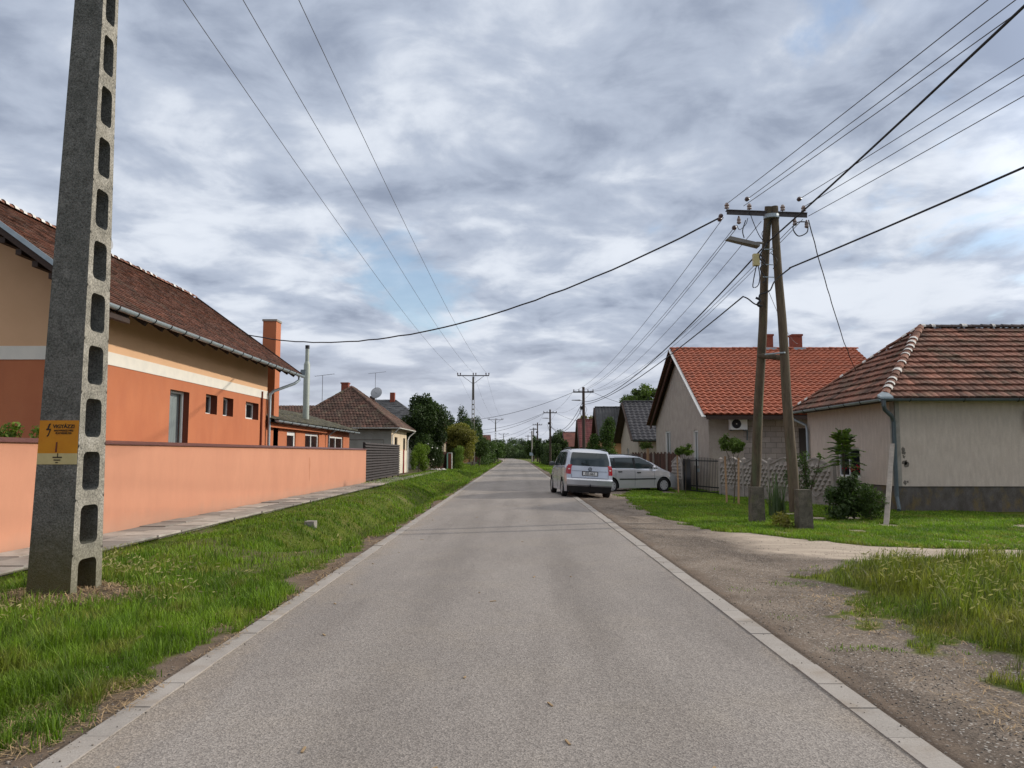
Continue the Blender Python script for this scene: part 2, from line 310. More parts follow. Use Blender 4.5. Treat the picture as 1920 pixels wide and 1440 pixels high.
# ---------------------------------------------------------------- mesh helpers
class MB:
    def __init__(s): s.v=[]; s.f=[]; s.t=[]; s.m=[]
    def add(s,V,F,t=.5,mi=0):
        n=len(s.v); s.v.extend([tuple(p) for p in V]); s.f.extend([tuple(i+n for i in f) for f in F])
        s.t.extend([t]*len(V)); s.m.extend([mi]*len(F)); return s
    def quad(s,a,b,c,d,t=.5,mi=0): return s.add([a,b,c,d],[(0,1,2,3)],t,mi)
    def box(s,x0,x1,y0,y1,z0,z1,t=.5,mi=0):
        V=[(x,y,z) for z in(z0,z1) for y in(y0,y1) for x in(x0,x1)]
        return s.add(V,[(0,2,3,1),(4,5,7,6),(0,1,5,4),(2,6,7,3),(0,4,6,2),(1,3,7,5)],t,mi)
    def obox(s,c,u,v,w,t=.5,mi=0):   # centre + three half vectors
        c,u,v,w=map(Vector,(c,u,v,w)); V=[c+a*u+b*v+d*w for d in(-1,1) for b in(-1,1) for a in(-1,1)]
        return s.add(V,[(0,2,3,1),(4,5,7,6),(0,1,5,4),(2,6,7,3),(0,4,6,2),(1,3,7,5)],t,mi)
    def beam(s,a,b,w,h,up=(0,0,1),t=.5,mi=0):
        a,b=Vector(a),Vector(b); d=(b-a); l=d.length; d.normalize(); sd=d.cross(Vector(up)); sd.normalize(); u=sd.cross(d)
        return s.obox((a+b)/2,d*l/2,sd*w/2,u*h/2,t,mi)
    def tube(s,pts,r,n=8,cap=True,t=.5,mi=0):
        pts=[Vector(p) for p in pts]; rs=r if isinstance(r,(list,tuple)) else [r]*len(pts)
        V=[];F=[]; ref=None
        for i,p in enumerate(pts):
            d=(pts[min(i+1,len(pts)-1)]-pts[max(i-1,0)]); d.normalize()
            if ref is None: ref=Vector((1,0,0)) if abs(d.x)<.8 else Vector((0,0,1))
            a=d.cross(ref); a.normalize(); b=d.cross(a); ref=-b.copy() if False else ref
            for k in range(n):
                q=2*math.pi*k/n; V.append(p+(a*math.cos(q)+b*math.sin(q))*rs[i])
        for i in range(len(pts)-1):
            for k in range(n): F.append((i*n+k,i*n+(k+1)%n,(i+1)*n+(k+1)%n,(i+1)*n+k))
        if cap: F.append(tuple(range(n-1,-1,-1))); F.append(tuple(range((len(pts)-1)*n,len(pts)*n)))
        return s.add(V,F,t,mi)
    def prism(s,poly,ext,t=.5,mi=0):
        e=Vector(ext); n=len(poly); V=[Vector(p) for p in poly]; V=V+[p+e for p in V]
        F=[tuple(range(n-1,-1,-1)),tuple(range(n,2*n))]+[(i,(i+1)%n,n+(i+1)%n,n+i) for i in range(n)]
        return s.add(V,F,t,mi)
    def lathe(s,c,prof,n=16,axis='z',t=.5,mi=0):
        c=Vector(c); V=[];F=[]
        for r,h in prof:
            for k in range(n):
                q=2*math.pi*k/n; a,b=r*math.cos(q),r*math.sin(q)
                V.append(c+Vector({'z':(a,b,h),'y':(a,h,b),'x':(h,a,b)}[axis]))
        for i in range(len(prof)-1):
            for k in range(n): F.append((i*n+k,i*n+(k+1)%n,(i+1)*n+(k+1)%n,(i+1)*n+k))
        F.append(tuple(range(n-1,-1,-1))); F.append(tuple(range((len(prof)-1)*n,len(prof)*n)))
        return s.add(V,F,t,mi)
    def mesh(s,name,mats,off=(0,0,0),smooth=False):
        me=bpy.data.meshes.new(name); o=Vector(off)
        me.from_pydata([tuple(Vector(p)-o) for p in s.v],[],s.f); 
        for m in (mats if isinstance(mats,(list,tuple)) else [mats]): me.materials.append(M[m] if isinstance(m,str) else m)
        a=me.attributes.new('tint','FLOAT','POINT'); a.data.foreach_set('value',s.t)
        me.polygons.foreach_set('material_index',s.m)
        if smooth:
            me.polygons.foreach_set('use_smooth',[True]*len(me.polygons))
            if smooth!=2:
                try: me.set_sharp_from_angle(angle=R_(40))
                except Exception: pass
        me.update(); return me
def tag(o,label=None,cat=None,group=None,kind=None):
    if label: o['label']=label
    if cat: o['category']=cat
    if group: o['group']=group
    if kind: o['kind']=kind
    return o
def thing(name,label,cat,loc=(0,0,0),rz=0,group=None):
    o=bpy.data.objects.new(name,None); COL.objects.link(o); o.location=loc; o.rotation_euler=(0,0,rz); o.empty_display_size=.3
    return tag(o,label,cat,group)
def wloc(p):
    v=Vector((0,0,0))
    while p is not None: v+=p.location; p=p.parent
    return v
def part(name,mb,mats,parent,local=False,smooth=False):
    off=(0,0,0) if local else wloc(parent)
    o=bpy.data.objects.new(name,mb.mesh(name,mats,off,smooth)); COL.objects.link(o); o.parent=parent; return o
def single(name,mb,mats,label,cat,loc=(0,0,0),group=None,kind=None,smooth=False):
    o=bpy.data.objects.new(name,mb.mesh(name,mats,loc,smooth)); COL.objects.link(o); o.location=loc; return tag(o,label,cat,group,kind)
def struct(name,mb,mats,smooth=False):
    o=bpy.data.objects.new(name,mb.mesh(name,mats,(0,0,0),smooth)); COL.objects.link(o); o['kind']='structure'; return o
def copy_thing(root,loc,rz=None,label=None):
    r=root.copy(); COL.objects.link(r); r.location=loc
    if rz is not None: r.rotation_euler=(0,0,rz)
    if label: r['label']=label
    for ch in list(root.children):
        c=ch.copy(); COL.objects.link(c); c.parent=r
        for g in list(ch.children):
            d=g.copy(); COL.objects.link(d); d.parent=c
    return r
def npmesh(name,V,F4=None,F3=None,tint=None,mats=(),attrs=None,smooth=False):
    me=bpy.data.meshes.new(name); me.vertices.add(len(V)); me.vertices.foreach_set('co',np.asarray(V,dtype=np.float32).ravel())
    idx=[];st=[];tot=[];p=0
    for F,k in ((F4,4),(F3,3)):
        if F is None or len(F)==0: continue
        F=np.asarray(F,dtype=np.int32); idx.append(F.ravel()); st.append(p+np.arange(len(F))*k); tot.append(np.full(len(F),k)); p+=len(F)*k
    idx=np.concatenate(idx); st=np.concatenate(st).astype(np.int32); tot=np.concatenate(tot).astype(np.int32)
    me.loops.add(len(idx)); me.loops.foreach_set('vertex_index',idx)
    me.polygons.add(len(st)); me.polygons.foreach_set('loop_start',st); me.polygons.foreach_set('loop_total',tot)
    if smooth: me.polygons.foreach_set('use_smooth',np.ones(len(st),dtype=bool))
    me.update(calc_edges=True)
    for m in mats: me.materials.append(M[m])
    if tint is not None: a=me.attributes.new('tint','FLOAT','POINT'); a.data.foreach_set('value',np.asarray(tint,dtype=np.float32))
    if attrs is not None: a=me.attributes.new('mask','FLOAT_COLOR','POINT'); a.data.foreach_set('color',np.asarray(attrs,dtype=np.float32).ravel())
    o=bpy.data.objects.new(name,me); COL.objects.link(o); return o
# value noise
def _h(i,j,s): 
    n=(i.astype(np.int64)*374761393+j.astype(np.int64)*668265263+s*1274126177)&0xffffffff
    n=((n^(n>>13))*1274126177)&0xffffffff; return ((n^(n>>16))&0xffff)/65535.
def vn(x,y,s=0):
    i=np.floor(x);j=np.floor(y);u=x-i;v=y-j;u=u*u*(3-2*u);v=v*v*(3-2*v)
    a=_h(i,j,s);b=_h(i+1,j,s);c=_h(i,j+1,s);d=_h(i+1,j+1,s)
    return (a*(1-u)+b*u)*(1-v)+(c*(1-u)+d*u)*v
def fbm(x,y,s=0,o=4):
    t=0;a=.5;k=1
    for q in range(o): t=t+a*vn(x*k+q*17.3,y*k-q*9.1,s+q); a*=.5;k*=2.03
    return t/(1-.5**o)
def ss(a,b,x):
    t=np.clip((x-a)/(b-a),0,1); return t*t*(3-2*t)

# ---------------------------------------------------------------- ground
KL0,KL1,KR0,KR1=-2.46,-2.30,2.09,2.27
def bend(y): return -.00035*np.maximum(0,np.asarray(y,dtype=float)-135)**2*np.where(np.asarray(y)>0,1,0)
def gz(x,y):
    x=np.asarray(x,dtype=float);y=np.asarray(y,dtype=float); x=x-bend(y)
    z=np.full(np.broadcast(x,y).shape,-.02)
    z=z-.05*ss(-2.9,-3.8,x)
    dd=ss(13.,17.,y)*(1-.85*ss(44,46,y)*(1-ss(52,54,y)))*(1-.6*ss(66,72,y))*(1-ss(150,170,y))
    z=z-.68*np.exp(-((x+4.1)/.78)**2)*dd
    z=z+.075*np.exp(-(((x+5.25)/.8)**2+((y-9.1)/.9)**2))
    z=z-ss(2.3,4.2,x)*.06-ss(4.2,8.,x)*.07
    z=z+.06*ss(4.,5.2,x)*ss(3,6,y)*(1-ss(11.5,13.3,y))
    z=z+(fbm(x*1.7,y*1.7,5,3)-.5)*.05*np.where((x<KL0)&(x>-6.6)|(x>2.6),1,0)*np.where(y<120,1,0)
    z=np.where((x>KL0-.02)&(x<KR1+.02),-.06,z)
    z=np.where((x<-6.7)&(x>-8.4)&(y<80),-.02,z)
    return z
LE=np.array([(-20,99),(13.6,99),(14.1,9.4),(14.7,6.5),(16.1,5.0),(17.2,4.1),(19.4,3.85),(23,3.5),(32,4.2),(34.5,5.0),(38.5,5.2),(39.5,3.2),(50,2.75),(400,2.6)])
TE=np.array([(-20,3.9),(3,3.5),(5.4,3.15),(6.4,3.2),(7.6,3.4),(9.3,3.5),(10.3,3.6),(12,4.9),(13,7.0),(13.4,8.8),(13.5,99),(400,99)])
def masks(x,y):
    n=fbm(x*1.3,y*1.3,11,4)-.5; n2=fbm(x*4,y*4,23,3)-.5
    x=x-bend(y)
    G=ss(-2.50,-2.85,x+n*1.0+n2*.5)
    pr=np.hypot(x+5.2,(y-9.1)*1.15); G=G*(1-.9*(1-ss(.55,.95,pr+n2*.5)))
    le=np.interp(y,LE[:,0],LE[:,1]); lawn=ss(-.1,.45,x-le+n*1.2+n2*.6)*(1-.75*ss(.60,.72,fbm(x*.9,y*.9,404,4)))
    te=np.interp(y,TE[:,0],TE[:,1]); tall=ss(-.15,.75,x-te+n*1.9+n2*1.4)
    G=G+np.where(x>2.2,np.maximum(lawn,tall),0)
    far=ss(60,90,y); G=np.maximum(G,far*(x>2.7))
    G=G*(1-.45*ss(.58,.74,fbm(x*.55+4,y*.42,303,4))*(y>6)*(x<-2.5))
    # gravel driveway slits on the left
    dr=ss(47.,47.8,y)*(1-ss(50.5,51.3,y))*ss(-2.4,-2.8,x); G=G*(1-.45*dr)
    G=np.where(x<-8.4,np.clip(.3+n*2,0,1),G)
    soil=np.where(x<0,1.,0.)+np.where(x>0,(1-ss(2.35,2.75,x+n2*.3))*.6,0)+ .8*lawn+ .55*tall
    dust=np.where(x>0,ss(2.9,5.5,x)*ss(11.2,13.2,y+n*2.)*(1-ss(22,27,y)),0)*1.0+np.where(x>0,(1-ss(2.27,2.42,x+n2*.15)),0)*.55
    return np.clip(G,0,1),np.clip(soil,0,1),np.clip(dust,0,1),lawn*(x>2.2),tall*(x>2.2)
def build_ground():
    xs=np.concatenate([[-900,-500,-250,-120,-70,-40,-25,-16],np.arange(-12,-2.4,.13),[KL0-.021,KL0-.019],np.arange(-2.2,2.2,.8),[KR1+.019,KR1+.021],np.arange(2.4,14,.13),[16,20,28,40,70,120,250,500,900]])
    ys=np.concatenate([[-60,-25,-10],np.arange(-4,2,.4),np.arange(2,20,.13),np.arange(20,50,.3),np.arange(50,130,1.2),np.arange(130,300,6),[320,400,600,1000,1800]])
    X,Y=np.meshgrid(xs,ys); nx,ny=len(xs),len(ys)
    Xw=X+np.where(np.abs(X)<30,bend(Y),0)
    Z=gz(Xw,Y); G,S,D,_,_=masks(Xw,Y)
    V=np.stack([Xw,Y,Z],-1).reshape(-1,3); i=np.arange(ny-1)[:,None]*nx+np.arange(nx-1)[None,:]; i=i.ravel()
    F=np.stack([i,i+1,i+nx+1,i+nx],-1); A=np.stack([G,S,D,np.ones_like(G)],-1).reshape(-1,4)
    o=npmesh('ground',V,F,None,None,['ground'],A,True); o['kind']='structure'
build_ground()
def strip(name,x0,x1,y0,y1,z,m,step=2.):
    mb=MB(); ys=np.arange(y0,y1+.01,step)
    for a,b in zip(ys[:-1],ys[1:]):
        ba,bb=float(bend(a)),float(bend(b)); mb.quad((x0+ba,a,z),(x1+ba,a,z),(x1+bb,b,z),(x0+bb,b,z))
    return mb
def build_road():
    mb=strip('road',KL1-.02,KR0+.02,-30,300,0,'asphalt',2.); struct('road',mb,'asphalt')
    for nm,a,b in (('left_kerb',KL0,KL1),('right_kerb',KR0,KR1)):
        mb=MB(); y=-8.; r=random.Random(3)
        while y<70:
            L=.5; dz=r.uniform(-.003,.003); dx=r.uniform(-.007,.007); mb.box(a+dx,b+dx,y+.004,y+L-.004,-.12,.010+dz,t=r.random()); y+=L
        while y<280:
            q=float(bend(y)); mb.box(a+q,b+q,y+.01,y+3.99,-.12,.012,t=r.random()); y+=4
        struct(nm,mb,'kerb')
    # slabbed footpath along the salmon wall
    mb=MB(); r=random.Random(5)
    for x0,x1 in((-8.06,-7.50),(-7.42,-6.80)):
        y=-6.
        while y<78:
            L=r.choice((.95,1.0,1.0)); 
            if y>52 and x0<-7.45 or (y>58 and r.random()<.2): y+=L; continue
            tz=r.uniform(-.012,.014); j=r.uniform(-.02,.02); mb.box(x0+j,x1+j,y+.012,y+L-.012,-.08,.045+tz,t=r.random()); y+=L
    struct('pavement',mb,'slab')
    mb=strip('x',-8.2,-6.72,-6,60,.012,'',3.); struct('path_bed',mb,'mud_bed')
build_road()

# ---------------------------------------------------------------- roofs
def tiles(mb,P0,P1,P2,P3,course,tw,amp=0.,thick=.025,jit=.006,seed=1,mi=0,stag=.5,samples=1,run=0.,lift=.03):
    P0,P1,P2,P3=map(Vector,(P0,P1,P2,P3)); r=random.Random(seed)
    u=(P1-P0).normalized(); up=(P3-P0); up=up-u*up.dot(u); H=up.length; w=up.normalized(); n=u.cross(w)
    if n.z<0: n=-n
    rows=max(1,round(H/course)); L0,R0=0.,(P1-P0).dot(u); L1,R1=(P3-P0).dot(u),(P2-P0).dot(u); ns=samples
    for k in range(rows):
        v0,v1=k/rows,(k+1)/rows; lb,rb=L0+(L1-L0)*v0,R0+(R1-R0)*v0; lt,rt=L0+(L1-L0)*v1,R0+(R1-R0)*v1
        off=(stag*(k%2))*tw; i0=math.floor((min(lb,lt)-off)/tw); i1=math.ceil((max(rb,rt)-off)/tw)
        band=r.uniform(-.1,.1)
        for i in range(i0,i1):
            s0,s1=i*tw+off,(i+1)*tw+off
            b0,b1=max(s0,lb),min(s1,rb); t0,t1=max(s0,lt),min(s1,rt)
            if b1-b0<.01 and t1-t0<.01: continue
            b1=max(b1,b0); t1=max(t1,t0)
            if b1<=b0: b0=b1=min(max(b0,lb),rb)
            if t1<=t0: t0=t1=min(max((s0+s1)/2,lt),rt)
            dz=lift+r.uniform(-jit,jit); d2=r.uniform(-jit,jit)*.5; sag=r.uniform(-jit,jit)
            tt=min(1,max(0,.5+band+r.gauss(0,.22)))
            V=[];F=[]
            for q in range(ns+1):
                f=q/ns; wz=amp*(.5-.5*math.cos(2*math.pi*f)) if amp else 0.
                pb=P0+u*(b0+(b1-b0)*f)+w*(v0*H-course*run+sag)+n*(dz+wz); pt=P0+u*(t0+(t1-t0)*f)+w*(v1*H+.01)+n*(.004+wz+d2)
                V+= [pb,pt,pb-n*thick]
            for q in range(ns):
                a=q*3; b=a+3; F+=[(a,b,b+1,a+1),(a+2,b+2,b,a)]
            mb.add(V,F,tt,mi)
def ridge(mb,A,B,r_=.11,L=.38,seed=2,mort=None):
    A,B=Vector(A),Vector(B); d=(B-A); n=max(1,round(d.length/L)); d=d/n; r=random.Random(seed); sd=d.cross(Vector((0,0,1))).normalized(); up=sd.cross(d).normalized()
    if up.z<0: up=-up
    for i in range(n):
        a=A+d*i+up*r.uniform(-.012,.012)+sd*r.uniform(-.012,.012); b=A+d*(i+1.10)
        V=[];ra,rb=r_*1.12,r_*.92
        for p,q in((a,ra),(b,rb)):
            for k in range(7):
                th=math.pi*k/6; V.append(p+sd*math.cos(th)*q+up*math.sin(th)*q*.8)
        V+= [a+up*.0]
        F=[(k,k+1,k+8,k+7) for k in range(6)]+[(6,5,4,3,2,1,0)]
        mb.add(V[:14],F,r.random())
        if mort is not None and r.random()<mort[1]:
            c=a-d*.02; m=mort[0]; rr=ra*1.06
            V=[]
            for p,q in((c-d*.05,rr),(c+d*r.uniform(.2,.5),rr*.98)):
                for k in range(7):
                    th=math.pi*k/6; V.append(p+sd*math.cos(th)*q+up*math.sin(th)*q*.84)
            m.add(V,[(k,k+1,k+8,k+7) for k in range(6)],.5)
def gutter(parent,A,B,r=.075,m='zinc',straps=None,name='gutter'):
    A,B=Vector(A),Vector(B); mb=MB(); d=(B-A).normalized(); sd=d.cross(Vector((0,0,1))).normalized()
    for q0 in(0,):
        V=[]
        for p in(A,B):
            for rr in(r,r-.008):
                for k in range(9):
                    th=math.pi+math.pi*k/8; V.append(p+sd*math.cos(th)*rr+Vector((0,0,1))*math.sin(th)*rr)
        F=[]
        for k in range(8): F+=[(k,k+1,k+19,k+18),(k+9,k+27,k+28,k+10)]
        F+=[tuple(range(0,9)),tuple(range(26,17,-1))]; F+=[(0,18,27,9),(8,17,35,26)]
        mb.add(V,F)
    g=part(name,mb,m,parent)
    if straps:
        n=int((B-A).length/straps)
        for i in range(n):
            sb=MB(); p=A+d*(i+.5)*straps; V=[]
            pts=[p+sd*math.cos(math.pi+math.pi*k/8)*(r+.006)+Vector((0,0,1))*math.sin(math.pi+math.pi*k/8)*(r+.006) for k in range(9)]
            for a,b in zip(pts[:-1],pts[1:]): sb.beam(a,b,.03,.008,up=d)
            part('bracket',sb,'black_strap',g)
    return g
# walls with real openings; U unit along, outward normal N
def wall(mb,O,U,Nn,L,H,ops=(),depth=.28,mi=0,rev=None):
    O,U,Nn=Vector(O),Vector(U).normalized(),Vector(Nn).normalized(); Z=Vector((0,0,1))
    us=sorted(set([0.,L]+[q for o in ops for q in o[:2]])); zs=sorted(set([0.,H]+[q for o in ops for q in o[2:4]]))
    for i in range(len(us)-1):
        for j in range(len(zs)-1):
            cu,cz=(us[i]+us[i+1])/2,(zs[j]+zs[j+1])/2
            if any(o[0]<cu<o[1] and o[2]<cz<o[3] for o in ops): continue
            mb.quad(O+U*us[i]+Z*zs[j],O+U*us[i+1]+Z*zs[j],O+U*us[i+1]+Z*zs[j+1],O+U*us[i]+Z*zs[j+1],mi=mi)
    for o in ops:
        a,b,c,d=[O+U*x+Z*y for x,y in((o[0],o[2]),(o[1],o[2]),(o[1],o[3]),(o[0],o[3]))]; e=-Nn*depth; rm=mi if rev is None else rev
        for p,q in((a,b),(b,c),(c,d),(d,a)): mb.quad(p,q,q+e,p+e,mi=rm)
        mb.quad(*(p-Nn*1.2 for p in(a,b,c,d)),mi=rm)   # far side of the room
def window(parent,O,U,Nn,o,depth=.12,fr='white_paint',fw=.06,mull=(),trans=(),curtain=True,name='window',label=None,cm='curtain',sill=None):
    O,U,Nn=Vector(O),Vector(U).normalized(),Vector(Nn).normalized(); Z=Vector((0,0,1)); mb=MB()
    u0,u1,z0,z1=o; b=O-Nn*depth; P=lambda u,z,dd=0: b+U*u+Z*z-Nn*dd
    def bar(ua,ub,za,zb): mb.obox(P((ua+ub)/2,(za+zb)/2),U*(ub-ua)/2,Nn*.03,Z*(zb-za)/2)
    bar(u0,u0+fw,z0,z1); bar(u1-fw,u1,z0,z1); bar(u0+fw,u1-fw,z0,z0+fw); bar(u0+fw,u1-fw,z1-fw,z1)
    for q in mull: bar(u0+(u1-u0)*q-fw*.5,u0+(u1-u0)*q+fw*.5,z0+fw,z1-fw)
    for q in trans: bar(u0+fw,u1-fw,z0+(z1-z0)*q-fw*.4,z0+(z1-z0)*q+fw*.4)
    w=part(name,mb,fr,parent)
    if label: w['label']=label
    g=MB(); g.quad(P(u0+fw,z0+fw),P(u1-fw,z0+fw),P(u1-fw,z1-fw),P(u0+fw,z1-fw)); part('pane',g,'glass',w)
    if curtain:
        c=MB(); n=14; x0,x1=u0,u1
        for i in range(n):
            a=x0+(x1-x0)*i/n; e=x0+(x1-x0)*(i+1)/n; da=.10+.02*(i%2); de=.10+.02*((i+1)%2)
            c.quad(P(a,z0,da),P(e,z0,de),P(e,z1,de),P(a,z1,da))
        part('curtain',c,cm,w)
    if sill:
        s=MB(); s.obox(O+U*(u0+u1)/2+Z*(z0-.02)+Nn*.0,U*((u1-u0)/2+.04),Nn*.07,Z*.02); part('sill',s,sill,w)
    return w
def text_obj(name,body,size,M4,m,parent,local=True,ext=.0015,bold=0.):
    cu=bpy.data.curves.new('t','FONT'); cu.body=body; cu.size=size; cu.extrude=ext; cu.align_x='CENTER'; cu.align_y='CENTER'; cu.offset=bold
    t=bpy.data.objects.new('t',cu); COL.objects.link(t); dg=bpy.context.evaluated_depsgraph_get(); me=bpy.data.meshes.new_from_object(t.evaluated_get(dg))
    bpy.data.objects.remove(t); me.materials.clear(); me.materials.append(M[m]); me.transform(M4); me.name=name
    o=bpy.data.objects.new(name,me); COL.objects.link(o); o.parent=parent; return o
V3=Vector

# ================================================================ LEFT SIDE
def salmon_wall():
    t=thing('garden_wall','long smooth salmon rendered garden wall with brown coping beside the footpath','wall',(-8.25,20,0))
    mb=MB(); mb.box(-8.38,-8.12,-8,41.9,-.1,1.78); part('wall',mb,'plaster_salmon',t)
    c=MB(); y=-8.
    while y<41.9: e=min(y+2.5,41.92); c.prism([(-8.44,y,1.78),(-8.06,y,1.78),(-8.06,y,1.805),(-8.25,y,1.86),(-8.44,y,1.805)],(0,e-y-.006,0),t=rnd.random()); y=e
    part('coping',c,'coping_brown',t)
    r=random.Random(4); L=[(-8.12,30.45+a*.13+r.uniform(-.03,.03),z) for a,z in((-.5,1.42),(.4,1.46),(.9,1.2),(.6,.9),(.7,.7),(.2,.5),(-.3,.62),(-.4,.95),(-1,1.15))]
    d=MB(); d.prism(L,(.003,0,0)); part('rust_stain',d,'stain_salmon',t)
salmon_wall()
def slat_gate():
    t=thing('slatted_gate','dark grey gate of horizontal metal slats beyond the salmon wall end','gate',(-8.3,47,0))
    for y in(42.0,44.6,47.2,49.6,52.0,54.4): p=MB(); p.box(-8.32,-8.24,y,y+.08,0,2.2); part('post',p,'slat_metal',t)
    s=MB()
    for k in range(14): z=.1+k*.152; s.prism([(-8.22,42.0,z),(-8.16,42.0,z+.02),(-8.2,42.0,z+.11),(-8.23,42.0,z+.12)],(0,12.5,0),t=rnd.random())
    s.box(-8.30,-8.27,42.0,54.5,.1,2.16); part('slat_panel',s,'slat_metal',t)
slat_gate()
def orange_house():
    t=thing('orange_house','orange and peach rendered house with brown tiled gable roof behind the salmon wall','house',(-12.8,23,0))
    X=-9.5;Y0,Y1=16.8,29.3; XW=-16.1; zb=3.66
    ops=[(21.05-Y0,22.3-Y0,1.3,3.36),(23.5-Y0,24.4-Y0,2.82,3.42),(24.9-Y0,25.8-Y0,2.82,3.42),(27.0-Y0,28.35-Y0,2.82,3.42)]
    mb=MB(); wall(mb,(X,Y0,0),(0,1,0),(1,0,0),Y1-Y0,zb,ops,.30,0,1)
    wall(mb,(XW,Y0,0),(1,0,0),(0,-1,0),X-XW,zb); wall(mb,(X,Y1,0),(-1,0,0),(0,1,0),X-XW,zb); wall(mb,(XW,Y1,0),(0,-1,0),(-1,0,0),Y1-Y0,zb)
    part('wall',mb,['plaster_orange','reveal_brown'],t)
    b=MB(); b.box(XW-.02,X+.02,Y0-.02,Y1+.02,zb,zb+.30); part('trim_band',b,'plaster_white',t)
    u=MB(); z1=zb+.30; ze=5.40
    u.quad((X,Y0,z1),(X,Y1,z1),(X,Y1,5.35),(X,Y0,5.35)); u.quad((XW,Y0,z1),(XW,Y1,z1),(XW,Y1,5.35),(XW,Y0,5.35))
    for y in(Y0,Y1): u.add([(XW,y,z1),(X,y,z1),(X,y,5.35),(-12.8,y,7.6),(XW,y,5.35)],[(0,1,2,3,4)])
    part('upper_wall',u,'plaster_peach',t)
    O=(X,Y0,0)
    window(t,O,(0,1,0),(1,0,0),ops[0],.20,mull=(),curtain=True,label='tall white framed window with drawn net curtains',name='window')
    for o in ops[1:3]: window(t,O,(0,1,0),(1,0,0),o,.24,curtain=False,fw=.05)
    window(t,O,(0,1,0),(1,0,0),ops[3],.24,curtain=False,fw=.07,mull=(.45,))
    # roof
    E=V3((-8.5,0,4.72)); Rg=V3((-12.8,0,7.78)); Wp=V3((-17.1,0,4.72)); ya,yb=15.7,30.2
    rf=MB(); rf.quad((E.x,ya,E.z),(E.x,yb,E.z),(Rg.x,yb,Rg.z),(Rg.x,ya,Rg.z)); rf.quad((Wp.x,ya,Wp.z),(Wp.x,yb,Wp.z),(Rg.x,yb,Rg.z),(Rg.x,ya,Rg.z))
    for q in(.10,): 
        rf.quad((E.x,ya,E.z-q),(E.x,yb,E.z-q),(Rg.x,yb,Rg.z-q),(Rg.x,ya,Rg.z-q),mi=1); rf.quad((Wp.x,ya,Wp.z-q),(Wp.x,yb,Wp.z-q),(Rg.x,yb,Rg.z-q),(Rg.x,ya,Rg.z-q),mi=1)
    tiles(rf,(E.x,ya,E.z),(E.x,yb,E.z),(Rg.x,yb,Rg.z),(Rg.x,ya,Rg.z),.16,.19,0,.02,.006,3)
    r=part('roof',rf,['roof_beaver','wood_dark'],t)
    for y in(ya-.02,yb+.02):
        for q in(E,Wp): bg=MB(); bg.beam((q.x,y,q.z-.06),(Rg.x,y,Rg.z-.03),.035,.20); part('bargeboard',bg,'wood_dark',r)
    for q in(E,Wp): fl=MB(); fl.beam((q.x,ya-.05,q.z+.03),(Rg.x,ya-.05,Rg.z+.06),.02,.10); part('flashing',fl,'zinc',r)
    rc=MB(); mo=MB(); ridge(rc,(Rg.x,ya,Rg.z),(Rg.x,yb,Rg.z+.0),.12,.36,4,(mo,.6)); part('ridge_cap',rc,'ridge_cap',r); part('ridge_mortar',mo,'mortar',r)
    # rafter ends under the eave
    for i in range(17):
        ra=MB(); y=ya+.25+i*.86; ra.beam((-8.6,y,4.60),(-9.52,y,5.24),.09,.12); part('rafter',ra,'wood_dark',r)
    for i in range(12):                        # purlin ends under the near verge
        f=i/12; ra=MB(); ra.beam((E.x-4.3*f-.1,ya+.02,E.z-.20+3.06*f),(E.x-4.3*f-.1,Y0,E.z-.20+3.06*f),.12,.12); part('purlin',ra,'wood_dark',r)
    gutter(t,(-8.44,15.6,4.70),(-8.44,30.35,4.66),.085,'zinc',.82)
    dp=MB(); dp.tube([(-8.46,29.9,4.62),(-8.46,29.9,4.45),(-8.6,29.75,4.30),(-9.25,29.35,3.98),(-9.38,29.28,3.85),(-9.38,29.25,3.6),(-9.38,29.25,0)],.055,10); part('downpipe',dp,'zinc',t,smooth=True)
    dp=MB(); dp.tube([(-9.46,28.6,3.9),(-9.46,28.6,0)],.04,8); part('cable_duct',dp,'reveal_brown',t,smooth=True)
    lip=MB(); lip.prism([(-8.36,30.3,4.64),(-8.36,30.42,4.92),(-8.36,30.36,4.62)],(-.2,0,0)); part('gutter_end',lip,'zinc_dark',t)
orange_house()
def chimney_orange():
    t=thing('chimney_stack','tall square orange rendered chimney with pale top at the house end','chimney',(-9.85,30.9,0))
    mb=MB(); mb.box(-10.13,-9.6,30.48,31.1,0,6.88); part('stack',mb,'plaster_orange',t); c=MB(); c.box(-10.16,-9.57,30.45,31.13,6.88,6.96); part('cap',c,'concrete',t)
chimney_orange()
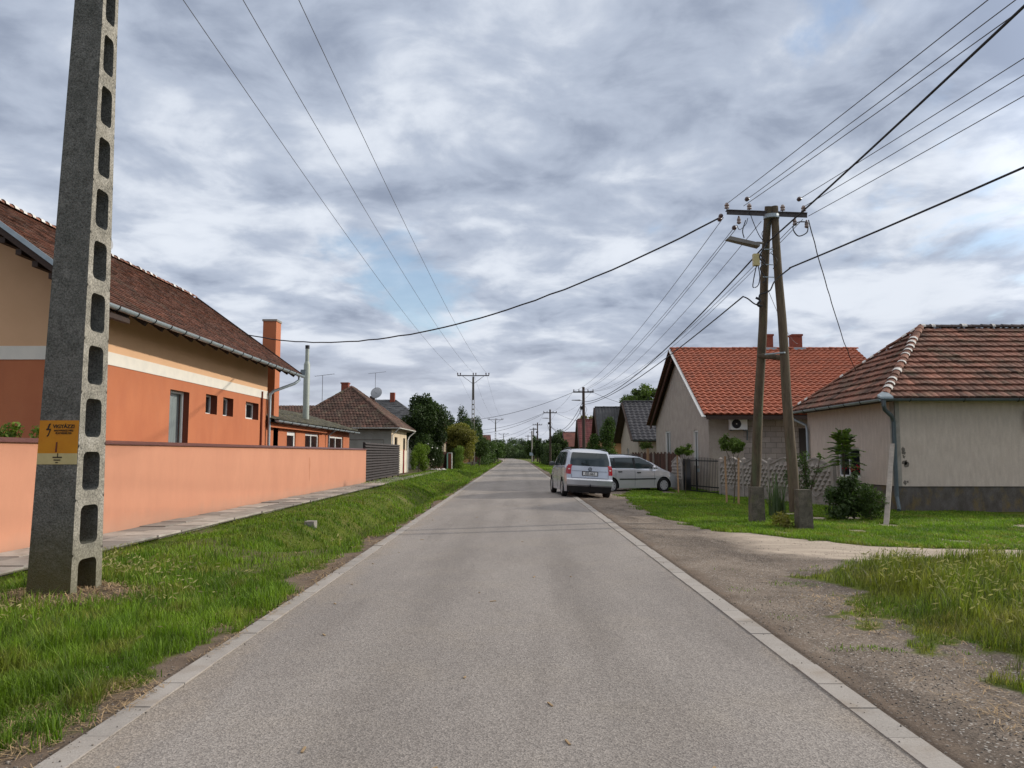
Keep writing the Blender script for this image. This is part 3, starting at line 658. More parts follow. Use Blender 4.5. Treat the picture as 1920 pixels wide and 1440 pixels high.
def annex():
    t=thing('orange_annex','low orange annex with mossy lean-to roof beside the tall chimney','annex',(-11,37,0))
    X=-9.6;Y0,Y1=29.4,44.45
    ops=[(32.3-Y0,33.6-Y0,.2,2.52),(35.1-Y0,37.6-Y0,1.2,2.52),(39.7-Y0,42.9-Y0,1.2,2.5)]
    mb=MB(); wall(mb,(X,Y0,0),(0,1,0),(1,0,0),Y1-Y0,2.8,ops,.25,0,0); wall(mb,(-12.8,Y0,0),(1,0,0),(0,-1,0),3.2,2.85); wall(mb,(X,Y1,0),(-1,0,0),(0,1,0),3.2,2.85)
    part('wall',mb,['plaster_orange'],t)
    window(t,(X,Y0,0),(0,1,0),(1,0,0),ops[0],.08,fw=.16,curtain=False,name='door',label='white framed glazed door')
    window(t,(X,Y0,0),(0,1,0),(1,0,0),ops[1],.1,fw=.10,mull=(.5,),curtain=False); window(t,(X,Y0,0),(0,1,0),(1,0,0),ops[2],.1,fw=.10,mull=(.5,),trans=(.3,),curtain=False)
    fa=MB(); fa.box(-9.42,-9.36,29.3,38.2,2.60,2.78); part('fascia',fa,'plaster_orange',t)
    rf=MB(); A=(-9.15,29.2,2.88);B=(-9.15,44.7,2.88);C=(-12.4,44.7,3.86);D=(-12.4,29.2,3.86)
    rf.quad(A,B,C,D); rf.quad(*[(p[0],p[1],p[2]-.12) for p in(A,B,C,D)],mi=1); tiles(rf,A,B,C,D,.35,.22,.045,.03,.02,9,samples=4)
    part('roof',rf,['roof_moss','wood_dark'],t); gutter(t,(-9.10,29.3,2.86),(-9.10,44.7,2.80),.08,'zinc',1.2)
    dp=MB(); dp.tube([(-9.1,38.9,2.78),(-9.45,38.95,2.5),(-9.5,38.95,0)],.05,8); part('downpipe',dp,'zinc',t,smooth=True)
    f=thing('flue_pipe','tall pale grey metal flue pipe rising from the mossy annex roof','flue',(-10.3,37.7,3.2))
    mb=MB(); mb.lathe((-10.3,37.7,0),[(.155,3.2),(.155,5.95),(.10,6.12),(.095,6.12)],16); part('pipe',mb,'flue_grey',f,smooth=True)
    mb=MB(); mb.lathe((-10.3,37.7,0),[(.095,6.12),(.095,6.75)],16); part('upper_pipe',mb,'flue_grey',f,smooth=True)
    mb=MB(); mb.lathe((-10.3,37.7,0),[(.105,6.75),(.105,6.92)],16); part('cap',mb,'black_strap',f,smooth=True)
annex()
def dish(name,label,P,r,az,tilt=20,mast=.6,ant=False):
    t=thing(name,label,'satellite dish',P)
    mb=MB(); pr=[(r*k/6,.18*r*(k/6)**2-.18*r) for k in range(0,7)]; pr[0]=(.005,pr[0][1]); mb.lathe((0,0,0),pr+[(r*.98,.01)],24)
    o=part('dish',mb,'dish_white',t,local=True,smooth=True); o.rotation_euler=(R_(90-tilt),0,az); o.location=(0,0,mast)
    m=MB(); m.tube([(0,0,-.4),(0,0,mast)],.025,8); part('mast',m,'zinc_dark',t,local=True)
    l=MB(); l.tube([(0,0,mast-.1),(math.sin(az)*r*1.0,-math.cos(az)*r*1.0,mast+.1)],.012,6); part('feed_arm',l,'zinc_dark',t,local=True); return t
dish('satellite_dish','grey satellite dish just above the brown roof ridge, half behind the concrete pole',(-12.75,23.2,7.7),.36,R_(65),mast=.45)
def antenna(name,label,P,h,w=1.0,az=0):
    t=thing(name,label,'antenna',P); m=MB(); m.tube([(0,0,0),(0,0,h)],.02,6); part('mast',m,'arm_steel',t,local=True)
    b=MB(); d=V3((math.cos(az),math.sin(az),.12)); b.tube([V3((0,0,h))-d*w*.4,V3((0,0,h))+d*w*.6],.015,5)
    for k in range(7):
        p=V3((0,0,h))+d*w*(k/6-.4); q=V3((-d.y,d.x,0))*.22; b.tube([p-q,p+q],.008,4)
    part('boom',b,'arm_steel',t,local=True); return t
def pyramid_house():
    t=thing('pyramid_roof_house','old grey house with mossy brown pyramid roof and cream street side','house',(-13,61,0))
    X=-9.3;XW=-17.;Y0,Y1=57.7,65.6;ops=[(1.5,2.9,1.85,2.85),(6.0,7.2,1.85,2.85)]
    mb=MB(); wall(mb,(X,Y0,0),(0,1,0),(1,0,0),Y1-Y0,3.4,ops,.2); part('street_wall',mb,'plaster_cream',t)
    mb=MB(); wall(mb,(XW,Y0,0),(1,0,0),(0,-1,0),X-XW,3.4); wall(mb,(X,Y1,0),(-1,0,0),(0,1,0),X-XW,3.4); wall(mb,(XW,Y1,0),(0,-1,0),(-1,0,0),Y1-Y0,3.4); part('yard_wall',mb,'plaster_grey',t)
    tr=MB(); tr.beam((XW,Y0-.015,2.62),(X-.6,Y0-.015,2.62),.03,.05); tr.beam((X-.6,Y0-.015,2.62),(X-.6,Y0-.015,.3),.03,.05,up=(0,1,0)); tr.beam((X-.9,Y0-.02,3.3),(X-.0,Y0-.02,3.3),.04,.1); part('moulding',tr,'stain',t)
    for o in ops: window(t,(X,Y0,0),(0,1,0),(1,0,0),o,.12,fr='wood_dark',curtain=False,fw=.08)
    pn=MB()
    for k in range(6): pn.box(X+.01,X+.06,Y0+.05+k*1.3,Y0+1.32+k*1.3,0,1.83,t=rnd.random())
    part('lower_panel',pn,'plaster_pale',t)
    dr=MB(); dr.tube([(X+.12,Y0+5.6,0),(X+.12,Y0+5.6,1.9)],.05,8); part('standpipe',dr,'flower_red',t)
    c=[(-8.7,57.1,3.5),(-8.7,66.2,3.5),(-17.6,66.2,3.5),(-17.6,57.1,3.5)]; pk=V3((-13.15,61.3,6.9)); pk2=V3((-13.15,62.0,6.9))
    rf=MB(); tiles(rf,c[3],c[0],pk,pk,.33,.24,.03,.03,.015,11,samples=2); tiles(rf,c[0],c[1],pk2,pk,.33,.24,.03,.03,.015,12,samples=2); rf.add([c[1],c[2],tuple(pk2)],[(0,1,2)]); rf.add([c[2],c[3],tuple(pk)],[(0,1,2)]); rf.add([(p[0],p[1],3.38) for p in c],[(0,1,2,3)],mi=1)
    r=part('roof',rf,['roof_pyramid','wood_dark'],t)
    for a in c: rc=MB(); ridge(rc,a,pk if a[1]<60 else pk2,.13,.4,3); part('hip_cap',rc,'roof_pyramid',r)
    gutter(t,(-17.6,57.05,3.5),(-8.65,57.05,3.5),.07,'white_paint'); gutter(t,(-8.63,57.0,3.5),(-8.63,66.2,3.5),.07,'white_paint')
    d=MB(); d.tube([(-8.63,66.1,3.45),(-9.1,65.9,3.0),(-9.2,65.7,2.7),(-9.2,65.7,0)],.05,8); part('downpipe',d,'white_paint',t); d=MB(); d.tube([(-8.65,57.1,3.45),(-8.9,57.3,3.2),(-9.22,57.8,3.0),(-9.22,57.8,0)],.04,8); part('downpipe',d,'white_paint',t)
    k=MB(); k.box(-13.95,-13.4,61.2,61.8,6.3,7.15); k.box(-14.0,-13.35,61.15,61.85,7.15,7.25); part('chimney',k,'brick',t)
    # low rear wing with its own ridge
    w=thing('rear_wing_house','low brown tiled wing seen over the annex roof, left of the pyramid roof','house',(-20.5,63,0))
    mb=MB(); mb.box(-24,-17.4,59.8,66,0,3.4); part('wall',mb,'plaster_grey',w); rf=MB(); tiles(rf,(-24.3,59.4,3.5),(-17.0,59.4,3.5),(-15.5,63,5.5),(-24.3,63,5.5),.33,.24,.03,.03,.015,13,samples=2); rf.quad((-24.3,66.4,3.5),(-17,66.4,3.5),(-15.5,63,5.5),(-24.3,63,5.5)); part('roof',rf,'roof_pyramid',w)
    k=MB(); k.box(-20.9,-20.3,62.6,63.2,5.0,6.25); k.box(-21.05,-20.2,62.5,63.3,6.25,6.45); part('chimney',k,'wood_dark',w)
    antenna('tv_antenna','thin television antenna above the low roof left of the pyramid roof',(-15.9,63,5.4),2.6,1.6)
    # dark house behind
    h=thing('dark_roof_house','dark slate roofed house with red chimney behind the pyramid roof','house',(-14.5,84,0)); mb=MB(); mb.box(-20,-10,80.5,88,0,4.9); part('wall',mb,'plaster_grey',h)
    q=[(-9.7,80,4.9),(-9.7,88.5,4.9),(-20.3,88.5,4.9),(-20.3,80,4.9)]; p1,p2=V3((-16.5,84,7.45)),V3((-13.1,84,7.45)); rf=MB(); tiles(rf,q[3],q[0],p2,p1,.4,.4,0,.03,.02,14); rf.add([q[0],q[1],tuple(p2)],[(0,1,2)]); rf.add([q[1],q[2],tuple(p1),tuple(p2)],[(0,1,2,3)]); rf.add([q[2],q[3],tuple(p1)],[(0,1,2)]); part('roof',rf,'roof_grey',h)
    k=MB(); k.box(-13.7,-13.2,83.5,84.1,7.0,8.2); part('chimney',k,'brick',h)
    k=MB(); k.box(-15.6,-15.1,81.9,82.4,6.2,7.7); part('chimney',k,'wood_dark',h)
    dish('satellite_dish','round pale satellite dish on the mast beside the pyramid roof',(-14.55,80.,7.0),.62,R_(-10),mast=.9); antenna('tv_antenna','television antenna with angled boom above the far satellite dish',(-14.7,80.2,7.0),3.0,1.8,.1)
pyramid_house()

# ---------------------------------------------------------------- poles
def tf_pole(u,v,z,H=12.2):
    # u,v in 0..1 across the base section; taper and lean towards the camera as built
    f=z/6.9
    xa=-5.52+(.30)*f; xb=-5.02+(.14)*f
    ya=8.82+(-.18)*f; yb=9.48+(-.50)*f
    if f>1:
        g=(z-6.9)/(H-6.9); xa=(-5.22)+.13*g; xb=(-4.88)-.02*g; ya=8.64+.02*g; yb=8.98-.02*g
    return V3((xa+(xb-xa)*u, ya+(yb-ya)*v, z))
def concrete_pole_near():
    t=thing('concrete_utility_pole','tall grey concrete pole with a column of rounded holes, nearest, beside the salmon wall','utility pole',(-5.27,9.15,0))
    mb=MB(); z=-.16; P=tf_pole; cell=.62
    fl=.20
    while z<12.0:
        z0,z1=z,z+cell; h0,h1=z+.09,z+.54
        # hole outline (rounded rectangle) in (v,z)
        v0,v1=.2,.80; r=.09; pts=[]
        def arc(cv,cz,a0):
            for k in range(4):
                a=R_(a0+30*k); pts.append((cv+.13*math.cos(a),cz+.07*math.sin(a)))
        arc(v1-.13,h1-.07,0); arc(v0+.13,h1-.07,90); arc(v0+.13,h0+.07,180); arc(v1-.13,h0+.07,270)
        n=len(pts); outer=[]
        for (v,zz) in pts:
            cv,cz=.5,(h0+h1)/2; dv,dz=v-cv,zz-cz; s=min((.5/abs(dv)) if dv else 9e9,((cell/2)/abs(dz)) if dz else 9e9)
            outer.append((cv+dv*s,cz+dz*s))
        zc=(h0+h1)/2
        outer=[(min(1,max(0,a)),min(z1,max(z0,(z0+z1)/2+(b-zc)))) for a,b in outer]
        for k,(ca,cb) in zip((1,5,9,13),((1,z1),(0,z1),(0,z0),(1,z0))): outer[k]=(ca,cb); outer[k+1]=(ca,cb) if False else outer[k+1]
        for u in(0,1):
            V=[P(u,a,b) for a,b in pts]+[P(u,a,b) for a,b in outer]; mb.add(V,[(k,(k+1)%n,n+(k+1)%n,n+k) for k in range(n)],mi=0)
        V=[P(0,a,b) for a,b in pts]+[P(1,a,b) for a,b in pts]; mb.add(V,[(k,(k+1)%n,n+(k+1)%n,n+k) for k in range(n)],mi=1)
        for v,mi in((0,1),(1,1)): mb.quad(P(0,v,z0),P(1,v,z0),P(1,v,z1),P(0,v,z1),mi=mi)
        z=z1
    mb.quad(P(0,0,z),P(1,0,z),P(1,1,z),P(0,1,z))
    part('pole',mb,['concrete_pole','concrete_side'],t)
    a=MB(); a.box(-7.9,-4.85,8.75,8.87,12.0,12.12); part('crossarm',a,'arm_steel',t)
    for x in(-7.63,-6.32,-5.08):
        i=MB(); i.lathe((x,8.81,12.12),[(.02,0),(.05,.02),(.03,.07),(.07,.10),(.05,.17),(.03,.21)],10); part('insulator',i,'insulator_brown',t,smooth=True)
    # painted warning sign and earth mark on the camera side
    def plate(nm,z0,z1,m,u0=0.005,u1=.985,d=.004):
        s=MB(); q=[P(u0,0,z0),P(u1,0,z0),P(u1,0,z1),P(u0,0,z1)]; s.prism([p+V3((0,-.001,0)) for p in q],(0,-d,0)); return part(nm,s,m,t)
    y=plate('warning_plate',1.60,1.975,'sign_yellow'); y['label']='ochre yellow high voltage warning plate'
    w=plate('earth_plate',1.475,1.60,'sign_pale'); w['label']='pale plate with black earth symbol'
    def onface(u,z):
        p=P(u,0,z)+V3((0,-.008,0)); return p-wloc(t)
    def txt(s,size,u,z,par,m='sign_black',b=0.0):
        o=onface(u,z); ang=math.atan2((P(1,0,z)-P(0,0,z)).y,(P(1,0,z)-P(0,0,z)).x)
        text_obj('lettering',s,size,Matrix.Translation(o)@Matrix.Rotation(ang,4,'Z')@Matrix.Rotation(R_(90),4,'X'),m,par,bold=b)
    txt('VIGYÁZZ!',.056,.62,1.905,y,b=.0012); txt('NAGYFESZÜLTSÉG',.0265,.62,1.858,y,b=.0005); txt('ÉLETVESZÉLYES',.0265,.62,1.828,y,b=.0005)
    s=MB(); 
    def pol(L,par_m='sign_black',mb_=None):
        (mb_ or s).prism([P(u,0,z)+V3((0,-.0055,0)) for u,z in L],(0,-.003,0))
    pol([(.24,1.935),(.29,1.94),(.24,1.875),(.20,1.872)]); pol([(.18,1.880),(.30,1.880),(.29,1.865),(.19,1.862)]); pol([(.27,1.868),(.30,1.868),(.25,1.80),(.215,1.787),(.205,1.80),(.23,1.81)])
    part('bolt_mark',s,'sign_black',y); s2=MB(); s2.prism([P(u,0,z)+V3((0,-.0055,0)) for u,z in [(.45,1.725),(.485,1.73),(.485,1.615),(.44,1.612)]],(0,-.003,0)); part('arrow_mark',s2,'sign_redbrown',y)
    s=MB()
    for u0,u1,z0,z1 in((.50,.52,1.562,1.60),(.39,.62,1.548,1.562),(.42,.585,1.518,1.53),(.465,.53,1.490,1.50)): pol([(u0,z0),(u1,z0),(u1,z1),(u0,z1)],mb_=s)
    part('earth_mark',s,'sign_black',w)
    w=MB(); w.tube([P(-.0,.3,2.6)+V3((-.01,0,0)),P(0,.3,2.1)+V3((-.03,0,0)),P(0,.3,1.9)+V3((-.06,0,0)),P(0,.3,1.6)+V3((-.02,0,0)),P(0,.3,.1)+V3((-.01,0,0))],.006,5); part('earth_wire',w,'zinc',t)
concrete_pole_near()
def lattice_pole(loc,label):
    t=thing('concrete_ladder_pole',label,'utility pole',loc,0,'concrete crossarm poles along the left verge')
    mb=MB()
    for s in(-1,1): mb.prism([(s*.20-.05,-.12,-.3),(s*.20+.05,-.12,-.3),(s*.20+.05,.12,-.3),(s*.20-.05,.12,-.3)],(0,0,.1)); 
    for s in(-1,1):
        a=[(s*.26,-.14,-.2),(s*.16,-.14,-.2),(s*.16,.14,-.2),(s*.26,.14,-.2)]; b=[(s*.13,-.1,11.6),(s*.06,-.1,11.6),(s*.06,.1,11.6),(s*.13,.1,11.6)]
        mb.add(a+b,[(0,1,5,4),(1,2,6,5),(2,3,7,6),(3,0,4,7),(4,5,6,7)])
    z=.55
    while z<8.6: w=.18-.1*z/11.6; mb.box(-w,w,-.1,.1,z-.08,z+.08); z+=.62
    mb.box(-.1,.1,-.09,.09,8.6,11.7,mi=1); part('pole',mb,['concrete_pole','arm_steel'],t,local=True)
    a=MB(); a.box(-2.1,2.1,-.06,.06,11.75,11.87); a.beam((-1.4,0,11.75),(0,0,10.7),.05,.05); a.beam((1.4,0,11.75),(0,0,10.7),.05,.05); part('crossarm',a,'arm_steel',t,local=True)
    for x in(-2.06,-1.7,0,.34,1.68,2.06):
        i=MB(); i.lathe((x,0,11.87),[(.02,0),(.08,.05),(.04,.12),(.10,.17),(.07,.27),(.03,.33)],8); part('insulator',i,'insulator_brown',t,local=True)
    return t
lp=lattice_pole((-5.6,101,0),'concrete ladder-like pole with wide crossarm, middle distance by the left verge')
copy_thing(lp,(-5.55,212,-1.0),label='far concrete pole with wide crossarm rising over the treetops')
copy_thing(lp,(-5.2,330,-2.),label='farthest tiny concrete pole over the treetops at the road end')
def wood_pole(loc,label,lamp=True,h=7.3,group='wooden poles along the right verge'):
    t=thing('wooden_utility_pole',label,'utility pole',loc,0,group)
    p=MB(); p.tube([(0,0,-.2),(0,0,h*.5),(0,0,h+.25)],[.17,.14,.115],10); part('pole',p,'pole_wood_dark',t,local=True,smooth=True)
    a=MB(); a.box(-.9,.9,-.05,.05,h-.25,h-.13); part('crossarm',a,'arm_steel',t,local=True)
    for x in(-.85,-.4,.4,.85):
        i=MB(); i.lathe((x,0,h-.13),[(.02,0),(.05,.04),(.03,.08),(.055,.12),(.03,.18)],8); part('insulator',i,'insulator_brown',t,local=True)
    if lamp:
        l=MB(); l.tube([(0,-.1,h-1.0),(-.3,-.1,h-.95)],.025,6); l.prism([(-.3,-.25,h-.98),(-1.05,-.22,h-.94),(-1.05,-.22,h-.90),(-.3,-.25,h-.88)],(0,.25,0)); part('street_lamp',l,'lamp_grey',t,local=True)
    k=MB(); k.box(-.3,-.12,-.1,.1,h-1.75,h-1.45); k.tube([(-.15,0,h-1.5),(-.35,0,h-1.9),(-.2,0,h-2.3),(-.12,0,h-2.6)],.02,5); k.tube([(.1,0,h-1.4),(.3,0,h-1.7),(.12,0,h-2.2)],.015,5); part('cable_box',k,'black_strap',t,local=True)
    return t
wp=wood_pole((6.0,68,-.1),'dark wooden pole with street lamp just beyond the parked cars')
copy_thing(wp,(4.6,103,-.1),label='slim wooden pole with crossarm in front of the dark right hedge')
copy_thing(wp,(4.15,147,-.1),label='far wooden pole with crossarm at the end of the dark hedge')
copy_thing(wp,(4.1,176,-.1),label='smaller far wooden pole behind the hedge top')
copy_thing(wp,(3.9,245,-.1),label='farthest small wooden pole above the road end trees')
def a_pole():
    t=thing('a_frame_utility_pole','weathered two-legged wooden pole on concrete stubs with street lamp, on the right lawn','utility pole',(6.1,18.4,-.1))
    A0=V3((5.92,19.35,.25)); A1=V3((6.06,18.05,7.5)); B0=V3((6.45,18.0,.25)); B1=V3((6.20,18.05,7.5))
    for nm,a,b in(('leg',A0,A1),('leg',B0,B1)):
        m=MB(); m.tube([a+(b-a)*(k/8)+V3((math.sin(k*1.7)*.012,0,0)) for k in range(9)],[.125-.038*k/8 for k in range(9)],14); part(nm,m,'pole_wood',t,smooth=True)
    for x,y in((5.90,19.08),(6.54,17.72)):
        m=MB(); m.add([(x+a*s,y+b*s,z) for s,z in((.165,-.3),(.145,.78)) for a,b in((-1,-1),(1,-1),(1,1),(-1,1))],[(0,1,5,4),(1,2,6,5),(2,3,7,6),(3,0,4,7),(4,5,6,7)]); part('concrete_stub',m,'concrete_mossy',t)
    m=MB(); m.tube([(5.93,18.66,3.97),(6.40,18.02,3.83)],.065,10); part('brace',m,'pole_wood',t)
    m=MB(); m.tube([(5.95,18.25,3.95),(6.30,17.9,3.95)],.02,6); m=m; part('strap',m,'zinc',t); m=MB(); m.lathe((6.13,18.05,7.2),[(.185,0),(.185,.09)],16); part('strap',m,'zinc',t)
    c=MB(); c.prism([(5.06,18.02,7.30),(6.98,18.02,7.22),(6.98,18.02,7.34),(5.06,18.02,7.42)],(0,.02,0)); c.prism([(5.06,18.0,7.40),(6.98,18.0,7.32),(6.98,18.14,7.32),(5.06,18.14,7.40)],(0,0,.02)); part('crossarm',c,'arm_steel',t)
    for x,z in((5.08,7.44),(5.62,7.42),(6.42,7.39),(6.92,7.37)):
        i=MB(); i.lathe((x,18.08,z),[(.015,-.04),(.015,.02),(.06,.03),(.045,.07),(.06,.10),(.03,.16)],10); part('insulator',i,'insulator',t,smooth=True)
    for x,z in((5.36,7.22),(6.70,7.18),(6.98,7.12)):
        i=MB(); i.lathe((x,18.08,z-.14),[(.02,0),(.055,.03),(.04,.08),(.05,.1),(.015,.2)],10); part('insulator',i,'insulator',t,smooth=True)
    for P,D in(((5.5,17.85,7.62),0),((6.72,17.8,7.60),0),((4.93,18.08,7.28),0),((4.9,18.08,7.20),0),((5.25,18.1,7.0),0)):
        i=MB(); i.lathe(P,[(.02,-.05),(.055,-.02),(.055,.03),(.02,.06)],8,axis='y'); part('insulator',i,'insulator_brown',t,smooth=True)
    # street lamp head
    l=MB(); l.tube([(5.93,18.1,6.62),(5.75,18.0,6.60)],.03,8); l.add([(5.80,17.92,6.50),(5.80,18.18,6.50),(5.02,17.95,6.68),(5.02,18.12,6.68),(5.80,17.92,6.58),(5.80,18.18,6.58),(5.10,17.95,6.755),(5.10,18.12,6.755)],[(0,1,3,2),(4,6,7,5),(0,2,6,4),(1,5,7,3),(0,4,5,1),(2,3,7,6)]); part('street_lamp',l,'lamp_grey',t)
    b=MB(); b.box(5.62,5.76,17.85,17.97,6.02,6.30); part('junction_box',b,'sign_pale',t)
    def loop(pts,r=.012): 
        P=[V3(p) for p in pts]; out=[]
        for i in range(len(P)-1):
            p0,p1,p2,p3=P[max(i-1,0)],P[i],P[i+1],P[min(i+2,len(P)-1)]
            for q in range(5):
                s=q/5; out.append(.5*((2*p1)+(-p0+p2)*s+(2*p0-5*p1+4*p2-p3)*s*s+(-p0+3*p1-3*p2+p3)*s**3))
        out.append(P[-1]); k=MB(); k.tube(out,r,6); part('cable_loop',k,'cable_black',t,smooth=True)
    loop([(6.98,18.05,7.12),(6.75,18.0,7.1),(6.6,17.95,6.95),(6.72,17.95,6.75),(6.95,18.,6.85),(7.0,18.05,7.05)],.014)
    loop([(5.6,18,7.35),(5.68,18,7.1),(5.8,18,6.8),(5.9,18,6.65)],.009); loop([(6.15,18,7.2),(5.95,17.95,6.95),(5.86,17.95,6.8),(5.95,18,6.6)],.008)
    loop([(5.3,18.05,7.05),(5.35,18,6.92),(5.5,18,7.05),(5.55,18,7.2)],.008); loop([(5.5,18,7.15),(5.42,18,6.9),(5.45,18,6.72)],.012)
    loop([(5.7,17.9,6.05),(5.62,17.9,5.7),(5.60,17.9,5.5),(5.72,17.9,5.55),(5.78,17.95,5.8),(5.72,17.95,6.2)],.012); loop([(5.95,17.9,6.5),(5.80,17.9,6.3),(5.9,17.9,6.1),(5.78,17.9,5.95),(5.9,17.9,5.7),(5.82,17.9,5.6)],.014)
    loop([(5.96,17.9,6.55),(5.86,17.85,6.42),(5.76,17.85,6.2),(5.92,17.85,6.0)],.016); loop([(6.08,18.0,6.35),(6.18,17.9,6.15),(6.1,17.95,5.95)],.009)
    loop([(6.5,17.9,5.97),(6.1,17.8,5.65),(5.95,17.75,5.40),(5.8,17.75,5.33),(5.72,17.8,5.30),(5.70,17.8,5.2)],.018); loop([(5.35,17.9,5.28),(5.45,17.85,5.22),(5.6,17.8,5.08),(5.78,17.8,5.04)],.016)
    loop([(5.66,17.9,5.25),(5.74,17.85,5.18),(5.68,17.85,5.08),(5.76,17.85,5.02)],.03)
    for z in(6.42,6.05,5.75): s=MB(); s.beam((5.84,17.90,z),(6.10,17.90,z-.01),.02,.018); part('bracket',s,'zinc',t)
a_pole()
def cable(name,A,B,sag,r,label,group,m='cable_metal',n=22,wob=0.,cat='cable'):
    A,B=V3(A),V3(B); pts=[]; rr=random.Random(4)
    for i in range(n+1):
        f=i/n; p=A+(B-A)*f; p.z-=4*sag*f*(1-f); 
        if wob: p+=V3((rr.uniform(-wob,wob),rr.uniform(-wob,wob),rr.uniform(-wob,wob)*.6))
        pts.append(p)
    mb=MB(); mb.tube(pts,r,5); o=single(name,mb,m,label,cat,tuple(A),group,smooth=2); return o
G1='overhead wires above the left verge'
for i,((xa,xb,xc),lb) in enumerate(zip(((-7.63,-7.66,-7.5),(-6.32,-5.6,-5.6),(-5.08,-3.9,-3.9)),('leftmost thin wire running from the near concrete pole to the far one','middle thin wire running from the near concrete pole to the far one','right thin wire running from the near concrete pole to the far one'))):
    cable('power_line',(xa,8.8,12.33),(xb,101,12.2),1.1,.010,lb,G1)
    cable('power_line',(xb,101,12.2),(-7.6+i*2.06,212,11.2),1.6,.009,('left','middle','right')[i]+' faint wire beyond the middle-distance concrete pole',G1)
GR='overhead wires of the right-hand poles'
near=[((5.08,18.08,7.58),(9.22,-22,7.5)),((5.50,17.9,7.62),(9.6,-22,7.5)),((5.46,18.0,7.5),(10.1,-22,7.4)),((6.72,17.8,7.6),(10.7,-22,7.3)),((6.92,18.08,7.5),(11.1,-22,7.3)),((7.0,18.0,7.25),(11.7,-22,7.2))]
lbs=['top wire','second wire','third wire','fourth wire','fifth wire','lowest thin wire']
for (a,b),l in zip(near,lbs): cable('power_line',a,b,.35,.008,l+' from the A-shaped pole up to the top right corner',GR)
cable('telecom_cable',(6.02,17.95,6.62),(4.9,-22,8.2),.5,.019,'thick black cable crossing steeply up to the top right from the A-shaped pole',None,'cable_black')
cable('telecom_cable',(6.45,17.85,5.95),(11.6,-22,6.3),.5,.019,'lower thick black cable from the A-shaped pole to the right edge',None,'cable_black')
far=[((5.0,18.1,7.25),5.12),((5.25,18.1,7.0),5.5),((5.3,18.1,6.98),5.62),((5.9,18.1,7.15),6.4),((6.72,18.1,7.1),6.6),((6.9,18.1,7.2),6.85)]
for k,(a,x) in enumerate(far): cable('power_line',a,(x,68,7.08),.75+.06*k,.008,('leftmost','second','third','fourth','fifth','rightmost')[k]+' thin wire between the A-shaped pole and the next wooden pole',GR)
cable('telecom_cable',(6.0,17.95,6.6),(5.9,68,6.15),1.0,.020,'thick black cable from A-shaped pole to next pole, upper of two',None,'cable_black')
cable('telecom_cable',(5.36,17.9,5.28),(5.95,68,5.9),.55,.018,'thick black cable from A-shaped pole to next pole, lower of two',None,'cable_black')
for a,b,s,k in(((5.9,68,6.1),(4.55,103,5.4),1.5,'upper'),((5.95,68,5.7),(4.6,103,5.3),1.5,'lower')): cable('telecom_cable',a,b,s,.022,k+' sagging black cable behind the second wooden pole',None,'cable_black')
for k,(a,b) in enumerate((((5.12,68,7.1),(3.8,103,7.1)),((6.8,68,7.1),(5.4,103,7.1)),((3.8,103,7.1),(3.3,147,7.1)),((5.4,103,7.1),(5.0,147,7.1)),((4.6,103,5.4),(4.2,147,5.2)),((3.4,147,7.1),(3.3,176,7.1)))): cable('power_line',a,b,.7,.009,('short wire from second to third wooden pole, left end','short wire from second to third wooden pole, right end','far wire on the left ends of the distant crossarms','far wire on the right ends of the distant crossarms','far low cable along the distant wooden poles','last far wire between the two most distant wooden poles')[k],GR,n=10)
cable('service_cable',(4.88,18.08,7.22),(-10.9,30.3,6.35),1.35,.022,'twisted black service cable sagging across the road to the orange house',None,'cable_black',n=40,wob=.018)
cable('service_cable',(7.0,18.0,7.15),(12.2,27.5,4.55),.35,.013,'thin service wire dropping from the A-shaped pole to the hipped roof',None,'cable_black',n=24,wob=.01)
cable('service_cable',(6.05,18.2,5.5),(15.5,42,7.6),.3,.007,'faint wire from the A-shaped pole to the orange roof chimneys',None)
GS='service wires from the far poles to houses on the left'
for k,(a,b,s,r) in enumerate((((5.12,68,7.0),(-9.2,78,4.9),.9,.018),((3.8,103,7.0),(-8.2,118,5.2),.8,.02),((3.8,103,6.9),(-9.5,95,4.2),1.2,.02),((3.35,147,7.0),(-8.5,150,4.2),.9,.02),((3.3,176,7.),(-8,170,3.8),1.,.02))): cable('service_cable',a,b,s,r,('service wire from the second wooden pole over the road to the dark tree','upper service wire from the third wooden pole over the road','lower service wire from the third wooden pole over the road','service wire from the fourth wooden pole over the road','faintest service wire over the far road end')[k],GS,'cable_black')
for k,(a,b) in enumerate((((6.85,68,7.),(12,60,5.0)),((5.4,103,7.),(10,92,5.2)))): cable('service_cable',a,b,.4,.014,('service wire from the second wooden pole to the dark tiled house','service wire from the third wooden pole to the red roofed house')[k],GS+' or right','cable_black')

